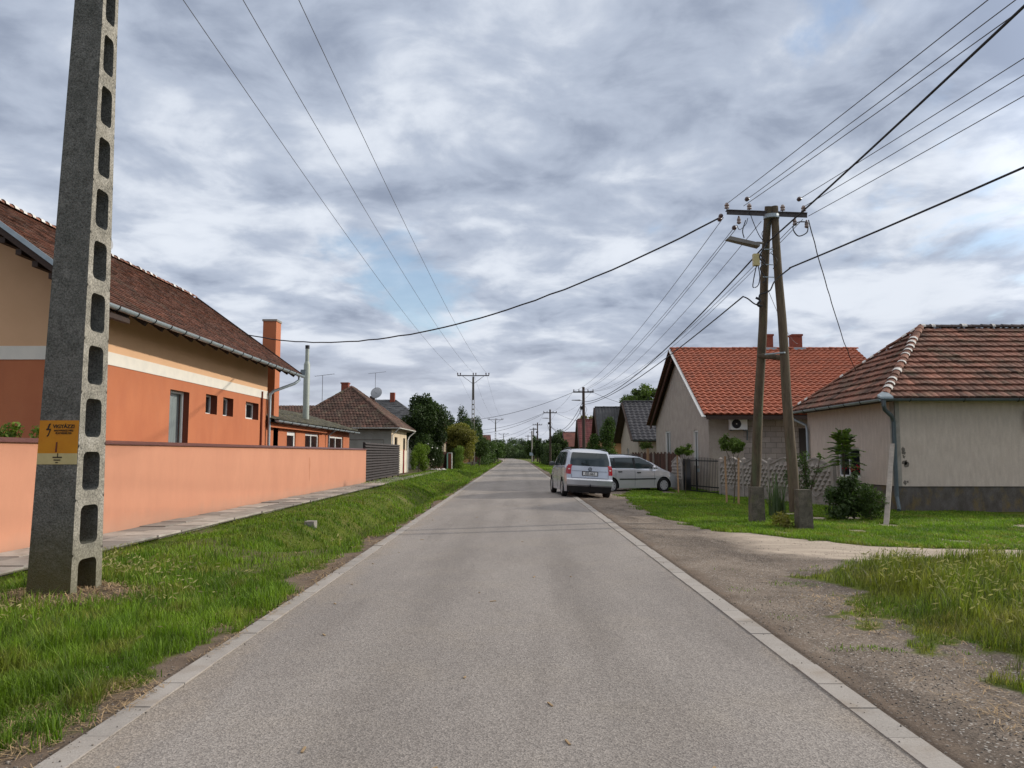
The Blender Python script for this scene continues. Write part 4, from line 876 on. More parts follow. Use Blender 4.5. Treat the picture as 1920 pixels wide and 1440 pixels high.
# ================================================================ RIGHT SIDE
def hip_house():
    t=thing('hipped_roof_house','pale rendered house with old red hipped tile roof at the right edge','house',(11.5,23.4,-.15))
    X,Y0,Y1,XE=11.5,23.4,30.4,24.; zb=-.3; zp=.61
    ops=[(25.9-Y0,27.75-Y0,.78-zp,1.80-zp)]
    mb=MB(); wall(mb,(X,Y0,zp),(0,1,0),(-1,0,0),Y1-Y0,2.75,ops,.22); wall(mb,(X,Y0,zp),(1,0,0),(0,-1,0),XE-X,2.75); wall(mb,(XE,Y1,zp),(-1,0,0),(0,1,0),XE-X,2.75); wall(mb,(XE,Y0,zp),(0,1,0),(1,0,0),Y1-Y0,2.75)
    part('wall',mb,'plaster_r1',t)
    p=MB(); p.box(X+.03,XE-.03,Y0+.03,Y1-.03,zb,zp-.002); part('plinth',p,'plinth_r1',t)
    cs=MB(); cs.box(X-.012,X+.13,Y0-.012,Y0+.0,zp,3.3); cs.box(X-.012,X-.0,Y0-.012,Y0+.30,zp,3.3); part('corner_trim',cs,'corner_grey',t)
    sp=MB(); rr=random.Random(2)
    for cx,cz,r in((X+.21,1.62,.07),(X+.20,1.72,.06),(X+.29,1.28,.10),(X+.23,1.33,.08),(X+.22,.72,.06),(X+.30,.75,.03),(X+.22,1.50,.04)):
        pts=[(cx+r*rr.uniform(.7,1.1)*math.cos(k*.52),Y0-.001,cz+r*1.1*rr.uniform(.7,1.15)*math.sin(k*.52)) for k in range(12)]; pts=[(a+rr.uniform(-.018,.018),b_,c_+rr.uniform(-.018,.018)) for a,b_,c_ in pts]; sp=MB(); sp.prism(pts,(0,-.006,0)); part('patch',sp,'stain',t)
    window(t,(X,Y0,zp),(0,1,0),(-1,0,0),ops[0],.12,curtain=False,mull=(.55,),fw=.07,label='dark window with red flowers inside')
    fb=MB(); 
    for k in range(22): 
        c=V3((X+.1,26.05+rr.uniform(0,1.5),.98+rr.uniform(0,.22))); fb.lathe(c,[(.005,-.03),(.038,0),(.005,.03)],6)
    part('window_flowers',fb,'flower_red',t)
    E=10.95; ya,yb=22.95,30.75; xe=25.; ez=3.24; A=V3((14.25,26.85,5.98)); B=V3((22.,26.85,5.98))
    c=[V3((E,ya,ez)),V3((xe,ya,ez)),V3((xe,yb,ez)),V3((E,yb,ez))]
    rf=MB()
    for q in((c[0],c[1],B,A),(c[2],c[3],A,B)): rf.add(q,[(0,1,2,3)])
    rf.add((c[3],c[0],A),[(0,1,2)]); rf.add((c[1],c[2],B),[(0,1,2)]); rf.add([p-V3((0,0,.06)) for p in c],[(0,1,2,3)],mi=1)
    tiles(rf,c[0],c[1],B,A,.36,.21,.022,.055,.014,21,samples=3,stag=0,lift=.07); tiles(rf,c[3],c[0],A,A,.36,.21,.022,.055,.014,22,samples=3,stag=0,lift=.07)
    r=part('roof',rf,['roof_old','wood_dark'],t)
    for a_,r_,s_,q_ in((c[0]+V3((.1,.1,.12)),.12,5,.85),(c[3]+V3((.1,-.1,.12)),.10,6,.6)):
        rc=MB(); mo=MB(); ridge(rc,a_,A+V3((0,0,.06)),r_,.33,s_,(mo,q_*.8)); part('hip_cap',rc,'ridge_cap',r); part('hip_mortar',mo,'mortar',r)
    rc=MB(); mo=MB(); ridge(rc,A+V3((0,0,.04)),B+V3((0,0,.04)),.12,.36,7,(mo,.25)); part('ridge_cap',rc,'ridge_dark',r); part('ridge_mortar',mo,'mortar',r)
    gutter(t,(E-.05,ya-.09,ez-.02),(xe,ya-.09,ez-.02),.075,'zinc_dark',1.6); gutter(t,(E-.09,yb,ez-.02),(E-.09,ya-.05,ez-.02),.075,'zinc',1.2)
    d=MB(); d.tube([(E-.02,ya-.08,3.18),(E-.02,ya-.08,3.02),(E+.05,ya+.02,2.9),(E+.38,ya+.30,2.72),(X-.07,Y0-.05,2.55),(X-.07,Y0-.05,.30)],.062,10); d.tube([(X-.07,Y0-.05,.32),(X-.09,Y0-.2,-.02),(X-.16,Y0-.32,-.08)],.055,10); part('downpipe',d,'zinc_dark',t,smooth=True)
    sb=MB(); sb.prism([(E-.14,ya-.14,ez+.04),(E+.24,ya-.15,ez+.04),(E+.12,ya+.12,ez+.26),(E-.14,ya+.05,ez+.10)],(0,0,-.06)); part('corner_flashing',sb,'zinc',t)
    d=MB(); d.tube([(E-.09,yb-.2,3.18),(E-.05,yb-.2,3.0),(X-.10,yb-.45,2.7),(X-.08,yb-.5,2.5),(X-.08,yb-.5,0)],.055,10); part('downpipe',d,'zinc',t,smooth=True)
    bx=MB(); bx.box(15.43,15.8,Y0-.14,Y0-.01,2.25,2.9); part('meter_box',bx,'coping_brown',t)
hip_house()
def red_house():
    t=thing('orange_roof_house','grey unpainted gable house with bright orange-red tile roof and two brick chimneys','house',(9,42,-.15))
    X,Y0,Y1,XE=8.9,35.6,48.9,18.2; zb=-.3; ze=3.5
    ops=[(44.4-Y0,45.95-Y0,1.2+.3,2.9+.3),(37.7-Y0,38.7-Y0,1.0+.3,2.75+.3)]
    mb=MB(); wall(mb,(X,Y0,zb),(0,1,0),(-1,0,0),Y1-Y0,ze-zb,ops,.2,0,1); Yr=41.9; zr=7.05
    mb.add([(X,Y0,ze),(X,Y1,ze),(X,Yr,zr)],[(0,1,2)]); mb.add([(XE,Y0,ze),(XE,Y1,ze),(XE,Yr,zr)],[(0,1,2)]); wall(mb,(XE,Y0,zb),(0,1,0),(1,0,0),Y1-Y0,ze-zb); wall(mb,(XE,Y1,zb),(-1,0,0),(0,1,0),XE-X,ze-zb); part('gable_wall',mb,['plaster_r2','plaster_white'],t)
    mb=MB(); wall(mb,(X,Y0,zb),(1,0,0),(0,-1,0),1.6,ze-zb); part('side_wall',mb,'plaster_r2',t)
    mb=MB(); wall(mb,(X+1.6,Y0,zb),(1,0,0),(0,-1,0),XE-X-1.6,ze-zb); part('block_wall',mb,'blockwork',t)
    sh=MB(); sh.box(13.05,13.75,Y0-.02,Y0+.05,.3,2.75); part('shutter',sh,'slat_metal',t)
    for o in ops: window(t,(X,Y0,zb),(0,1,0),(-1,0,0),o,.10,fw=.09,mull=(.5,),curtain=True,label=None)
    Ea=(8.5,34.6,3.30); r0=(8.5,Yr,7.25); rf=MB()
    A,B,C,D=(8.5,34.75,3.34),(18.6,34.75,3.34),(18.6,Yr,7.28),(8.5,Yr,7.28)
    rf.quad(A,B,C,D); rf.quad((8.5,49.4,3.5),(18.6,49.4,3.5),C,D); rf.quad(*[(p[0],p[1],p[2]-.14) for p in(A,B,C,D)],mi=1); rf.quad(*[(p[0],p[1],p[2]-.14) for p in((8.5,49.4,3.5),(18.6,49.4,3.5),C,D)],mi=1)
    tiles(rf,A,B,C,D,.36,.31,.06,.05,.002,31,samples=6,stag=0,lift=.055); tiles(rf,(18.6,49.4,3.5),(8.5,49.4,3.5),D,C,.4,.6,0,.03,.004,32)
    r=part('roof',rf,['roof_orange','wood_dark'],t)
    b=MB(); b.beam((8.47,34.7,3.24),(8.47,Yr,7.20),.04,.18,up=(1,0,0)); part('bargeboard',b,'white_paint',r); b=MB(); b.beam((8.47,49.4,3.40),(8.47,Yr,7.20),.05,.22,up=(1,0,0)); part('bargeboard',b,'soffit_wood',r); b=MB(); b.beam((8.62,49.3,3.30),(8.62,Yr,7.05),.30,.06,up=(1,0,0)); part('soffit',b,'soffit_wood',r)
    rc=MB(); ridge(rc,(8.45,Yr,7.30),(18.7,Yr,7.30),.12,.38,8); part('ridge_cap',rc,'roof_orange',r); 
    k=MB(); k.box(8.6,18.6,34.70,34.76,3.12,3.30); part('fascia',k,'wood_dark',t)
    for x in(13.65,15.25):
        k=MB(); k.box(x,x+.54,42.1,42.65,6.3,8.05); k.box(x-.04,x+.58,42.06,42.69,8.05,8.15); c=part('chimney',k,'brick',t); f=MB(); f.box(x-.06,x+.60,41.75,42.09,7.22,7.36); part('flashing',f,'zinc',c)
    ac=thing('air_conditioner','white air conditioner outdoor unit with black fan on the grey block wall','air conditioner',(10.17,35.4,2.7))
    m=MB(); m.box(9.80,10.58,35.22,35.50,2.68,3.20); part('casing',m,'ac_white',ac)
    m=MB(); m.lathe((10.08,35.20,2.94),[(.02,-.01),(.21,-.01),(.21,.02)],24,axis='y'); f=part('fan_grille',m,'black_metal',ac)
    m=MB(); m.lathe((10.08,35.185,2.94),[(.005,0),(.03,0),(.03,.01)],10,axis='y'); part('fan_hub',m,'ac_white',f)
    m=MB(); m.beam((9.9,35.2,2.65),(9.9,35.6,2.65),.04,.04); m.beam((10.5,35.2,2.65),(10.5,35.6,2.65),.04,.04); m.tube([(10.62,35.4,2.8),(10.65,35.5,2.6),(10.65,35.55,2.2)],.03,6); part('bracket',m,'zinc_dark',ac)
red_house()
def gable_house(name,label,X,Y0,Y1,depth,ze,zr,wallm,roofm,ov=.45,amp=.04,tw=.3,course=.4,far_ext=.3,dark_barge=True,win=None,samples=4):
    t=thing(name,label,'house',(X,(Y0+Y1)/2,-.1)); Yr=(Y0+Y1)/2; XE=X+depth; mb=MB(); wall(mb,(X,Y0,-.3),(0,1,0),(-1,0,0),Y1-Y0,ze+.3,[win] if win else ()); wall(mb,(X,Y0,-.3),(1,0,0),(0,-1,0),depth,ze+.3); wall(mb,(XE,Y0,-.3),(0,1,0),(1,0,0),Y1-Y0,ze+.3); wall(mb,(XE,Y1,-.3),(-1,0,0),(0,1,0),depth,ze+.3)
    sl=(zr-ze)/(Yr-Y0)
    for x in(X,XE): mb.add([(x,Y0,ze),(x,Y1,ze),(x,Yr,zr-.08)],[(0,1,2)])
    part('wall',mb,wallm,t)
    if win: window(t,(X,Y0,-.3),(0,1,0),(-1,0,0),win,.1,fw=.08,curtain=False)
    x0,x1=X-ov,XE+.3; a,b=Y0-ov,Y1+ov; z0=ze-ov*sl+.05; A,B,C,D=(x0,a,z0),(x1,a,z0),(x1,Yr,zr),(x0,Yr,zr); rf=MB(); rf.quad(A,B,C,D); rf.quad((x0,b,z0),(x1,b,z0),C,D)
    for q in((A,B,C,D),((x0,b,z0),(x1,b,z0),C,D)): rf.quad(*[(p[0],p[1],p[2]-.12) for p in q],mi=1)
    tiles(rf,A,B,C,D,course,tw,amp,.04,.004,int(X*7+Y0),samples=samples,stag=0); r=part('roof',rf,[roofm,'wood_dark'],t)
    for q in(a,b): g=MB(); g.beam((x0-.02,q,z0-.05),(x0-.02,Yr,zr-.05),.05,.24,up=(1,0,0)); part('bargeboard',g,'wood_dark' if dark_barge else 'white_paint',r)
    g=MB(); ridge(g,(x0,Yr,zr+.02),(x1,Yr,zr+.02),.11,.4,4); part('ridge_cap',g,roofm,r)
    return t
h=gable_house('dark_tiled_house','beige gable house with glossy dark grey tile roof beyond the orange-roof house',8.6,54.2,63,9,2.75,5.5,'plaster_r3','roof_dark',amp=.05,tw=.36,course=.42,win=(4.6,5.6,1.0,2.3))
gutter(h,(8.2,53.65,2.52),(17.8,53.65,2.52),.07,'zinc_dark')
h=gable_house('corrugated_roof_house','tall steep house with weathered grey corrugated roof behind the garden tree',8.4,74.6,80.,9,3.3,6.2,'house_orange','roof_grey',amp=.07,tw=.32,course=4.2,samples=5)
d=MB(); d.box(11.0,13.6,74.9,77,3.3,4.9); part('dormer',d,'roof_red',h); d=MB(); d.box(10.8,13.8,74.6,77,4.9,5.1); part('dormer_roof',d,'mortar',h)
gable_house('red_metal_roof_house','small cream house with dark red ribbed metal roof behind the second wooden pole',8.15,93.5,99.5,8,2.7,5.8,'plaster_cream','roof_red',amp=.03,tw=.5,course=.38,dark_barge=True,win=(1.0,1.6,1.0,2.2))
gable_house('low_brick_roof_house','low house with faded brown-red tile roof beside the dark hedge',7.6,112,121,6,2.7,4.75,'plaster_r3','roof_brick',amp=.0,tw=.4,course=.35,samples=1)
def left_far_houses():
    h=gable_house('brown_roof_house','brown tiled roof peeking between the dark trees on the left',-14,97,105,5.2,4.4,5.95,'plaster_cream','roof_brick',amp=0,samples=1)
    h2=gable_house('far_red_roof_house','small far house with red roof above the left hedges',-10,141,148,5.,3.6,4.95,'house_orange','roof_brick',amp=0,samples=1)
    t=thing('cream_garden_house','narrow cream outbuilding corner between the left garden trees','shed',(-7.,82,0)); mb=MB(); mb.box(-7.95,-7.55,82,84,0,2.7); part('wall',mb,'plaster_cream',t); mb=MB(); mb.add([(-8.1,81.8,2.7),(-7.4,81.8,2.7),(-7.4,84.2,2.7),(-8.1,84.2,2.7),(-7.75,81.8,2.95),(-7.75,84.2,2.95)],[(0,1,4),(1,2,5,4),(2,3,5),(3,0,4,5),(0,3,2,1)]); part('roof',mb,'roof_brick',t)
left_far_houses()
def concrete_fence():
    t=thing('concrete_panel_fence','ornamental concrete panel fence with wavy top in front of the grey house','fence',(9.5,29,-.15))
    P0=V3((10.40,25.4,-.15)); D=V3((-.24,.97,0)).normalized(); Nn=V3((-D.y,D.x,0)); Z=V3((0,0,1)); W_=1.85
    def panel(O,w,seed):
        mb=MB(); n=24; top=lambda f: 1.42+.22*(math.exp(-((f-.5)/.2)**2))-.05*math.cos(f*math.pi*4)*.6
        for i in range(n):
            f0,f1=i/n,(i+1)/n; a,b=O+D*w*f0,O+D*w*f1; q=.035
            z0,z1=top(f0),top(f1)
            mb.add([a+Nn*q,b+Nn*q,b+Nn*q+Z*z1,a+Nn*q+Z*z0,a-Nn*q,b-Nn*q,b-Nn*q+Z*z1,a-Nn*q+Z*z0],[(0,1,2,3),(5,4,7,6),(3,2,6,7)])
            for s in(-1,1): mb.beam(a+Z*(z0-.03)+Nn*s*.045,b+Z*(z1-.03)+Nn*s*.045,.03,.05)
            # wavy moulding under the scale field
            zz=lambda f: .42-.10*math.exp(-((f-.5)/.12)**2)+.03*math.cos(f*math.pi*6)
            mb.beam(a+Z*zz(f0)+Nn*.045,b+Z*zz(f1)+Nn*.045,.03,.045); mb.beam(a+Z*(zz(f0)-.08)+Nn*.04,b+Z*(zz(f1)-.08)+Nn*.04,.02,.025)
        cols=7; rows=6
        for r in range(rows):
            for c in range(cols+ (r%2)):
                f=(c+.5-(.5 if r%2 else 0))/cols
                if f<.03 or f>.97: continue
                zc=.58+r*.15; C=O+D*w*f+Z*zc
                if zc+.08>top(f)-.04: continue
                for s in(1,-1):
                    b=Nn*.036*s; mb.add([C+Z*.125+b,C+D*.115*w/1.85+b,C-Z*.125+b,C-D*.115*w/1.85+b,C-Z*.05+Nn*.12*s],[(0,1,4),(1,2,4),(2,3,4),(3,0,4)])
        mb.obox(O+D*w*.5+Z*.27+Nn*.04,D*w*.5,Nn*.008,Z*.012); mb.obox(O+D*w*.5+Z*.13+Nn*.04,D*w*.5,Nn*.008,Z*.012)
        return mb
    for k in range(5):
        O=P0+D*(W_*k)
        if k<4: part('panel',panel(O,W_,k),'concrete_fence',t)
        p=MB(); p.obox(O+Z*.72,D*.07,Nn*.07,Z*.80); p.add([O+D*a*.07+Nn*b*.07+Z*1.52 for a,b in((-1,-1),(1,-1),(1,1),(-1,1))]+[O+Z*1.6],[(0,1,4),(1,2,4),(2,3,4),(3,0,4)]); part('post',p,'concrete_fence',t)
    E=P0+D*W_*4; S=E+D*3.55
    o=part('panel',panel(S,1.1,9),'concrete_fence',t); 
    p=MB(); p.obox(S+Z*.72,D*.07,Nn*.07,Z*.80); part('post',p,'concrete_fence',t)
    g=thing('iron_gate','black iron gate of vertical bars between concrete fence posts','gate',tuple(E)); 
    m=MB(); a,b=E+D*.12,S-D*.12; 
    for z in(.08,.30,1.42): m.beam(a+Z*z,b+Z*z,.04,.05)
    for q in(a,b,a+(b-a)*.62): m.beam(q+Z*.05,q+Z*1.5,.06,.06,up=(1,0,0))
    part('gate_frame',m,'black_metal',g); m=MB(); n=24
    for i in range(n): q=a+(b-a)*((i+.5)/n); m.beam(q+Z*.1,q+Z*(1.5+.08*math.sin(math.pi*i/n)),.018,.018,up=(1,0,0))
    part('gate_bars',m,'black_metal',g); m=MB(); m.obox(S-D*.45+Z*.78,D*.33,Nn*.01,Z*.70); part('gate_sheet',m,'black_metal',g); m=MB(); m.obox(a+(b-a)*.6+Z*1.0-Nn*.05,D*.02,Nn*.04,Z*.08); part('handle',m,'zinc',g)
    w=thing('board_fence','dark brown wooden board fence behind the side-parked silver car','fence',(7.6,42,-.15)); A,B=V3((8.12,37.6,-.1)),V3((7.15,47.5,-.1)); d=(B-A); L=d.length; d.normalize(); nn=V3((-d.y,d.x,0)); m=MB(); y=0.; i=0; rr=random.Random(8)
    while y<L: 
        zt=1.72+.05*math.sin(i*1.3)+rr.uniform(-.02,.02); zb=.05; m.obox(A+d*(y+.065)+nn*(.012*(i%2))+Z*((zt+zb)/2),d*.064,nn*.012,Z*(zt-zb)/2,t=rr.random()); y+=.14; i+=1
    part('boards',m,'fence_boards',w)
    for k in range(5):
        m=MB(); m.obox(A+d*(L*k/4)+nn*.05+Z*.82,d*.05,nn*.05,Z*.88); part('post',m,'concrete_fence',w)
concrete_fence()
def plank():
    mb=MB(); mb.beam((9.15,19.3,-.2),(11.05,22.7,1.85),.12,.08,up=(0,0,1)); single('leaning_plank',mb,'plank_grey','grey weathered timber plank leaning against the pale house corner','plank',(9.15,19.3,-.15))
plank()

# ---------------------------------------------------------------- cars
def car(name,label,P,loc,rz,roll=0.):
    L,Wd,H=P['L'],P['W'],P['H']; zt=P['top']; rear=P['rear']; wr=P['wr']; ax=P['axles']; sil=.20; belt=P['belt']; paint=P['paint']
    t=thing(name,label,'car',loc,rz,None); t.rotation_euler=(roll,0,rz)
    lerp=lambda T,x: float(np.interp(x,[a for a,_ in T],[b for _,b in T]))
    def halfw(x): 
        return Wd*min(1.,lerp([(0,.93),(.25,.985),(.6,1),(L-1.1,1),(L-.5,.95),(L-.15,.84),(L,.74)],x))
    def pt(x,tt,s):
        zc=lerp(zt,x); zb=min(lerp(belt,x),zc-.06)
        w=halfw(x)
        if tt<=1: z=sil+(zb-sil)*tt; y=w*(.955+.045*math.sin(min(1,tt*1.15)*math.pi*.62)-.012*max(0,tt-.7)/.3)
        elif tt<=2: 
            h=(tt-1); z=zb+(zc-.055-zb)*h; k=max(0,(z-zb))/.62; y=w*(.975-.02*min(1,h*8)-.155*k**1.25)
        else:
            u=tt-2; k=max(0,(zc-.055-zb))/.62; ye=w*(.955-.155*k**1.25); y=ye*(1-u); z=zc-.055+.055*(1-(1-u)**2.6)
        e=max(0,1-x/1.0); xx=x+e*lerp(rear,z)+e*.09
        return V3((xx-ax[0],s*y,z))
    xs=list(np.linspace(0,L,89)); ts=list(np.linspace(0,1,13))+list(np.linspace(1,2,9))[1:]+list(np.linspace(2,3,7))[1:]
    mb=MB(); R=wr+.055
    for s in(-1,1):
        V=[];ins=[]
        for x in xs:
            for tt in ts:
                p=pt(x,tt,s); inside=False
                if tt<=1.01:
                    for a in ax:
                        dx,dz=p.x+ax[0]-a,p.z-wr; dd=math.hypot(dx,dz)
                        if dd<R:
                            inside=True
                            if dd<1e-4: dd=1e-4;dz=1e-4
                            if dz<-.0: dz=abs(dz)*.2 if abs(dx)<R*.9 else dz
                            dn=math.hypot(dx,dz); p.x=a-ax[0]+dx/dn*R; p.z=max(sil-.0,wr+dz/dn*R)
                V.append(p); ins.append(inside)
        m=len(ts); F=[]
        for i in range(len(xs)-1):
            for j in range(m-1):
                q=(i*m+j,(i+1)*m+j,(i+1)*m+j+1,i*m+j+1)
                if all(ins[k] for k in q): continue
                F.append(q if s<0 else q[::-1])
        mb.add(V,F)
    def cap(x,tt,v,off=0.):     # rear or front face point
        p=pt(x,tt,1); sg=-1 if x<L/2 else 1
        bul=.09*(1-abs(v)**4) if x<L/2 else .16*(1-abs(v)**2.5)
        return V3((p.x+sg*(bul+off),p.y*v,p.z))
    vs=np.linspace(-1,1,17); tc=[q for q in ts if q<=2]
    for x in(0,L):
        V=[cap(x,tt,v) for tt in tc for v in vs]; n=len(vs)
        mb.add(V,[(j*n+i,j*n+i+1,(j+1)*n+i+1,(j+1)*n+i) for j in range(len(tc)-1) for i in range(n-1)])
        # roof lip closing
        V=[cap(x,2,v) for v in vs]+[pt(x,2+(1-abs(v)),1 if v>=0 else -1) for v in vs]; mb.add(V,[(i,i+1,n+i+1,n+i) for i in range(n-1)])
    body=part('body',mb,paint,t,local=True,smooth=True)
    def zt2t(x,z):
        zc=lerp(zt,x); zb=min(lerp(belt,x),zc-.06)
        return (z-sil)/(zb-sil) if z<=zb else min(2,1+(z-zb)/(zc-.055-zb))
    def capz(x,v,z,off): 
        return cap(x,zt2t(x,z),v,off)
    def cpatch(x,v0,v1,z0,z1,off=.006,nv=10,nz=5,rc=0.):
        m=MB(); V=[]
        for j in range(nz+1):
            z=z0+(z1-z0)*j/nz; e=rc*(abs(2*j/nz-1)**4)
            a,b=v0+ (e if v0<0 else 0),v1-(e if v1>0 else 0)
            for i in range(nv+1): V.append(capz(x,a+(b-a)*i/nv,z,off))
        m.add(V,[(j*(nv+1)+i,j*(nv+1)+i+1,(j+1)*(nv+1)+i+1,(j+1)*(nv+1)+i) for j in range(nz) for i in range(nv)]); return m
    def spatch(poly4,off=.006,nx=12,nz=6,s=1):   # x0b,x1b,x0t,x1t,z0,z1 (z may be fractions of height)
        xb0,xb1,xt0,xt1,z0,z1=poly4; m=MB(); V=[]
        for j in range(nz+1):
            f=j/nz
            for i in range(nx+1):
                g=i/nx; x=(xb0+(xb1-xb0)*g)*(1-f)+(xt0+(xt1-xt0)*g)*f; z0_=z0; z=z0+(z1-z0)*f; z=min(z,lerp(zt,x)-.075)
                p=pt(x,zt2t(x,z),s); p.y+=s*off; p.z+=0; V.append(p)
        m.add(V,[(j*(nx+1)+i,j*(nx+1)+i+1,(j+1)*(nx+1)+i+1,(j+1)*(nx+1)+i) for j in range(nz) for i in range(nx)]); return m
    # glazing
    rg=P['rglass']; o=part('rear_window',cpatch(0,-rg[0],rg[0],rg[1],rg[2],.007,14,8,.05),'car_glass',t,local=True,smooth=True)
    wi=MB(); a=capz(0,.02,rg[1]+.02,.02); b=capz(0,.42,rg[1]+.09,.02); wi.beam(a,b,.015,.015); part('wiper',wi,'car_black',o,local=True)
    x0,x1,xm=P['ws']; V=[];m=MB();nx=10
    for i in range(nx+1):
        x=x0+(x1-x0)*i/nx
        for u in np.linspace(2.12,3,5): p=pt(x,float(u),-1); V.append(p+V3((.01,0,.008)))
        for u in np.linspace(3,2.12,5)[1:]: p=pt(x,float(u),1); V.append(p+V3((.01,0,.008)))
    m.add(V,[(i*9+j,(i+1)*9+j,(i+1)*9+j+1,i*9+j+1) for i in range(nx) for j in range(8)]); part('windscreen',m,'car_glass',t,local=True,smooth=True)
    for s in(-1,1):
        for q in P['side']: part('side_window',spatch(q,.006,10,5,s),'car_glass',t,local=True,smooth=True)
        for q in P['pillar']: part('pillar',spatch(q,.005,3,4,s),'car_black',t,local=True,smooth=True)
        m=MB()
        for x,z in P['handles']:
            p=pt(x,zt2t(x,z),s); m.obox(p+V3((0,s*.012,0)),V3((.095,0,0)),V3((0,.016,0)),V3((0,0,.022)))
        part('door_handle',m,P['hm'],t,local=True)
        m=MB()
        for x in P['seams']:
            for k in range(10):
                za,zb_=.28+(P['sz']-.28)*k/10,.28+(P['sz']-.28)*(k+1)/10; pa,pb=pt(x,zt2t(x,za),s),pt(x,zt2t(x,zb_),s); m.beam(pa+V3((0,s*.001,0)),pb+V3((0,s*.001,0)),.008,.006,up=(0,1,0))
        part('door_seam',m,'car_black',t,local=True)
        if P.get('stripe'):
            q=P['stripe']; part('side_moulding',spatch((q[0],q[1],q[0],q[1],q[2],q[3]),.012,16,2,s),'car_black',t,local=True)
        m=MB(); xm_=P['mirror'][0]; p=pt(xm_,zt2t(xm_,P['mirror'][1]),s); m.lathe((0,0,0),[(.01,-.07),(.07,-.05),(.10,0),(.09,.04),(.01,.06)],10,axis='x'); m.v=[(p.x+a[0],p.y+s*.14+a[1]*1.25,p.z+.04+a[2]*.9) for a in m.v]; part('mirror',m,P['mm'],t,local=True,smooth=True)
        # roof rail
        m=MB(); xs_=np.linspace(P['rail'][0],P['rail'][1],12); m.tube([pt(float(x),2.12,s)+V3((0,0,.055 if 0<i<11 else .0)) for i,x in enumerate(xs_)],.017,8); part('roof_rail',m,P.get('rm','car_black'),t,local=True,smooth=True)
    for v0,v1 in P['lights']:
        for s in(-1,1):
            a,b=(v0,v1) if s>0 else (-v1,-v0); z0,z1=P['lz']; m=cpatch(0,a,b,z0,z1,.012,5,8); l=part('tail_light',m,'lamp_red',t,local=True,smooth=True); 
            q=spatch((0.0,.09,0.0,.04,z0+.02,z1-.04),.006,4,6,s); part('tail_light_side',q,'lamp_red',l,local=True,smooth=True)
            part('reverse_lamp',cpatch(0,a+.05,b-.05,z0+(z1-z0)*.47,z0+(z1-z0)*.58,.016,4,2),'lamp_white',l,local=True,smooth=True)
    part('rear_valance',cpatch(0,-1,1,sil,P['val'],.012,14,4),'car_black',t,local=True,smooth=True)
    bu=MB(); ze0,ze1=P['bump']
    V=[]; nv=20
    prof=[(ze0,.014),(ze0+.02,.05),(ze1-.05,.055),(ze1,.02)]
    for z,of in prof:
        for i in range(nv+1): V.append(capz(0,-1+2*i/nv,z,of))
    bu.add(V,[(j*(nv+1)+i,j*(nv+1)+i+1,(j+1)*(nv+1)+i+1,(j+1)*(nv+1)+i) for j in range(3) for i in range(nv)]); part('rear_bumper',bu,paint,t,local=True,smooth=True)
    for y0,y1 in((-.80,-.80),(.80,.80)):
        m=MB(); q=[capz(0,y0,z,.010) for z in np.linspace(ze1+.02,P['lz'][0],6)]; 
        for a_,b_ in zip(q[:-1],q[1:]): m.beam(a_,b_,.009,.006,up=(1,0,0))
        part('hatch_seam',m,'car_black',t,local=True)
    m=MB(); q=[capz(0,v,ze1+.02,.010) for v in np.linspace(-.80,.80,12)]
    for a_,b_ in zip(q[:-1],q[1:]): m.beam(a_,b_,.009,.008,up=(1,0,0))
    part('hatch_seam',m,'car_black',t,local=True)
    m=MB(); q=[capz(0,v,P['plate']+.085,.008) for v in np.linspace(-.78,.78,12)]
    for a_,b_ in zip(q[:-1],q[1:]): m.beam(a_,b_,.007,.012,up=(1,0,0))
    part('hatch_crease',m,'rail_grey',t,local=True)
    # plate
    pz=P['plate']; c=capz(0,0,pz,.028); m=MB(); m.obox(c+V3((.006,0,0)),V3((.006,0,0)),V3((0,.29,0)),V3((0,0,.075))); part('plate_recess',m,'car_black',t,local=True)
    m=MB(); m.obox(c,V3((.006,0,0)),V3((0,.26,0)),V3((0,0,.056))); pl=part('number_plate',m,'plate_white',t,local=True)
    text_obj('plate_lettering','ISE-661',.125,Matrix.Translation(c+V3((-.008,0,0)))@Matrix.Rotation(R_(-90),4,'Z')@Matrix.Rotation(R_(90),4,'X'),'car_black',pl,bold=.002)
    if P.get('emblem'):
        c=capz(0,0,P['emblem'],.016); m=MB(); rr=.062
        ring=[c+V3((0,math.cos(k*math.pi/12)*rr,math.sin(k*math.pi/12)*rr)) for k in range(25)]; m.tube(ring,.007,6,cap=False)
        def st(a,b): m.beam(c+V3((-.002,a[0]*rr,a[1]*rr)),c+V3((-.002,b[0]*rr,b[1]*rr)),.012,.006,up=(1,0,0))
        st((.42,.9),(0,.12)); st((-.42,.9),(0,.12)); st((.85,.45),(.42,-.8)); st((-.85,.45),(-.42,-.8)); st((.42,-.8),(0,.05)); st((-.42,-.8),(0,.05)); part('emblem',m,'emblem_dark',t,local=True)
    m=MB(); c=capz(0,0,.40,.03); m.tube([c+V3((.05,0,-.03)),c+V3((-.06,0,-.03)),c+V3((-.10,0,.03))],.018,8); m.lathe(c+V3((-.10,0,.05)),[(.005,-.028),(.026,0),(.005,.028)],8); part('tow_hook',m,'black_metal',t,local=True)
    # front details
    for s in(-1,1):
        m=cpatch(L,.45*s if s>0 else -.97,.97 if s>0 else -.45,.58,.72,.012,6,3); part('headlight',m,'lamp_white',t,local=True,smooth=True)
    part('grille',cpatch(L,-.4,.4,.42,.56,.012,6,3),'car_black',t,local=True); part('front_valance',cpatch(L,-1,1,sil,.36,.012,12,3),'car_black',t,local=True)
    if P.get('fstripe'): part('front_moulding',cpatch(L,-1,1,.44,.50,.02,12,2),'car_black',t,local=True)
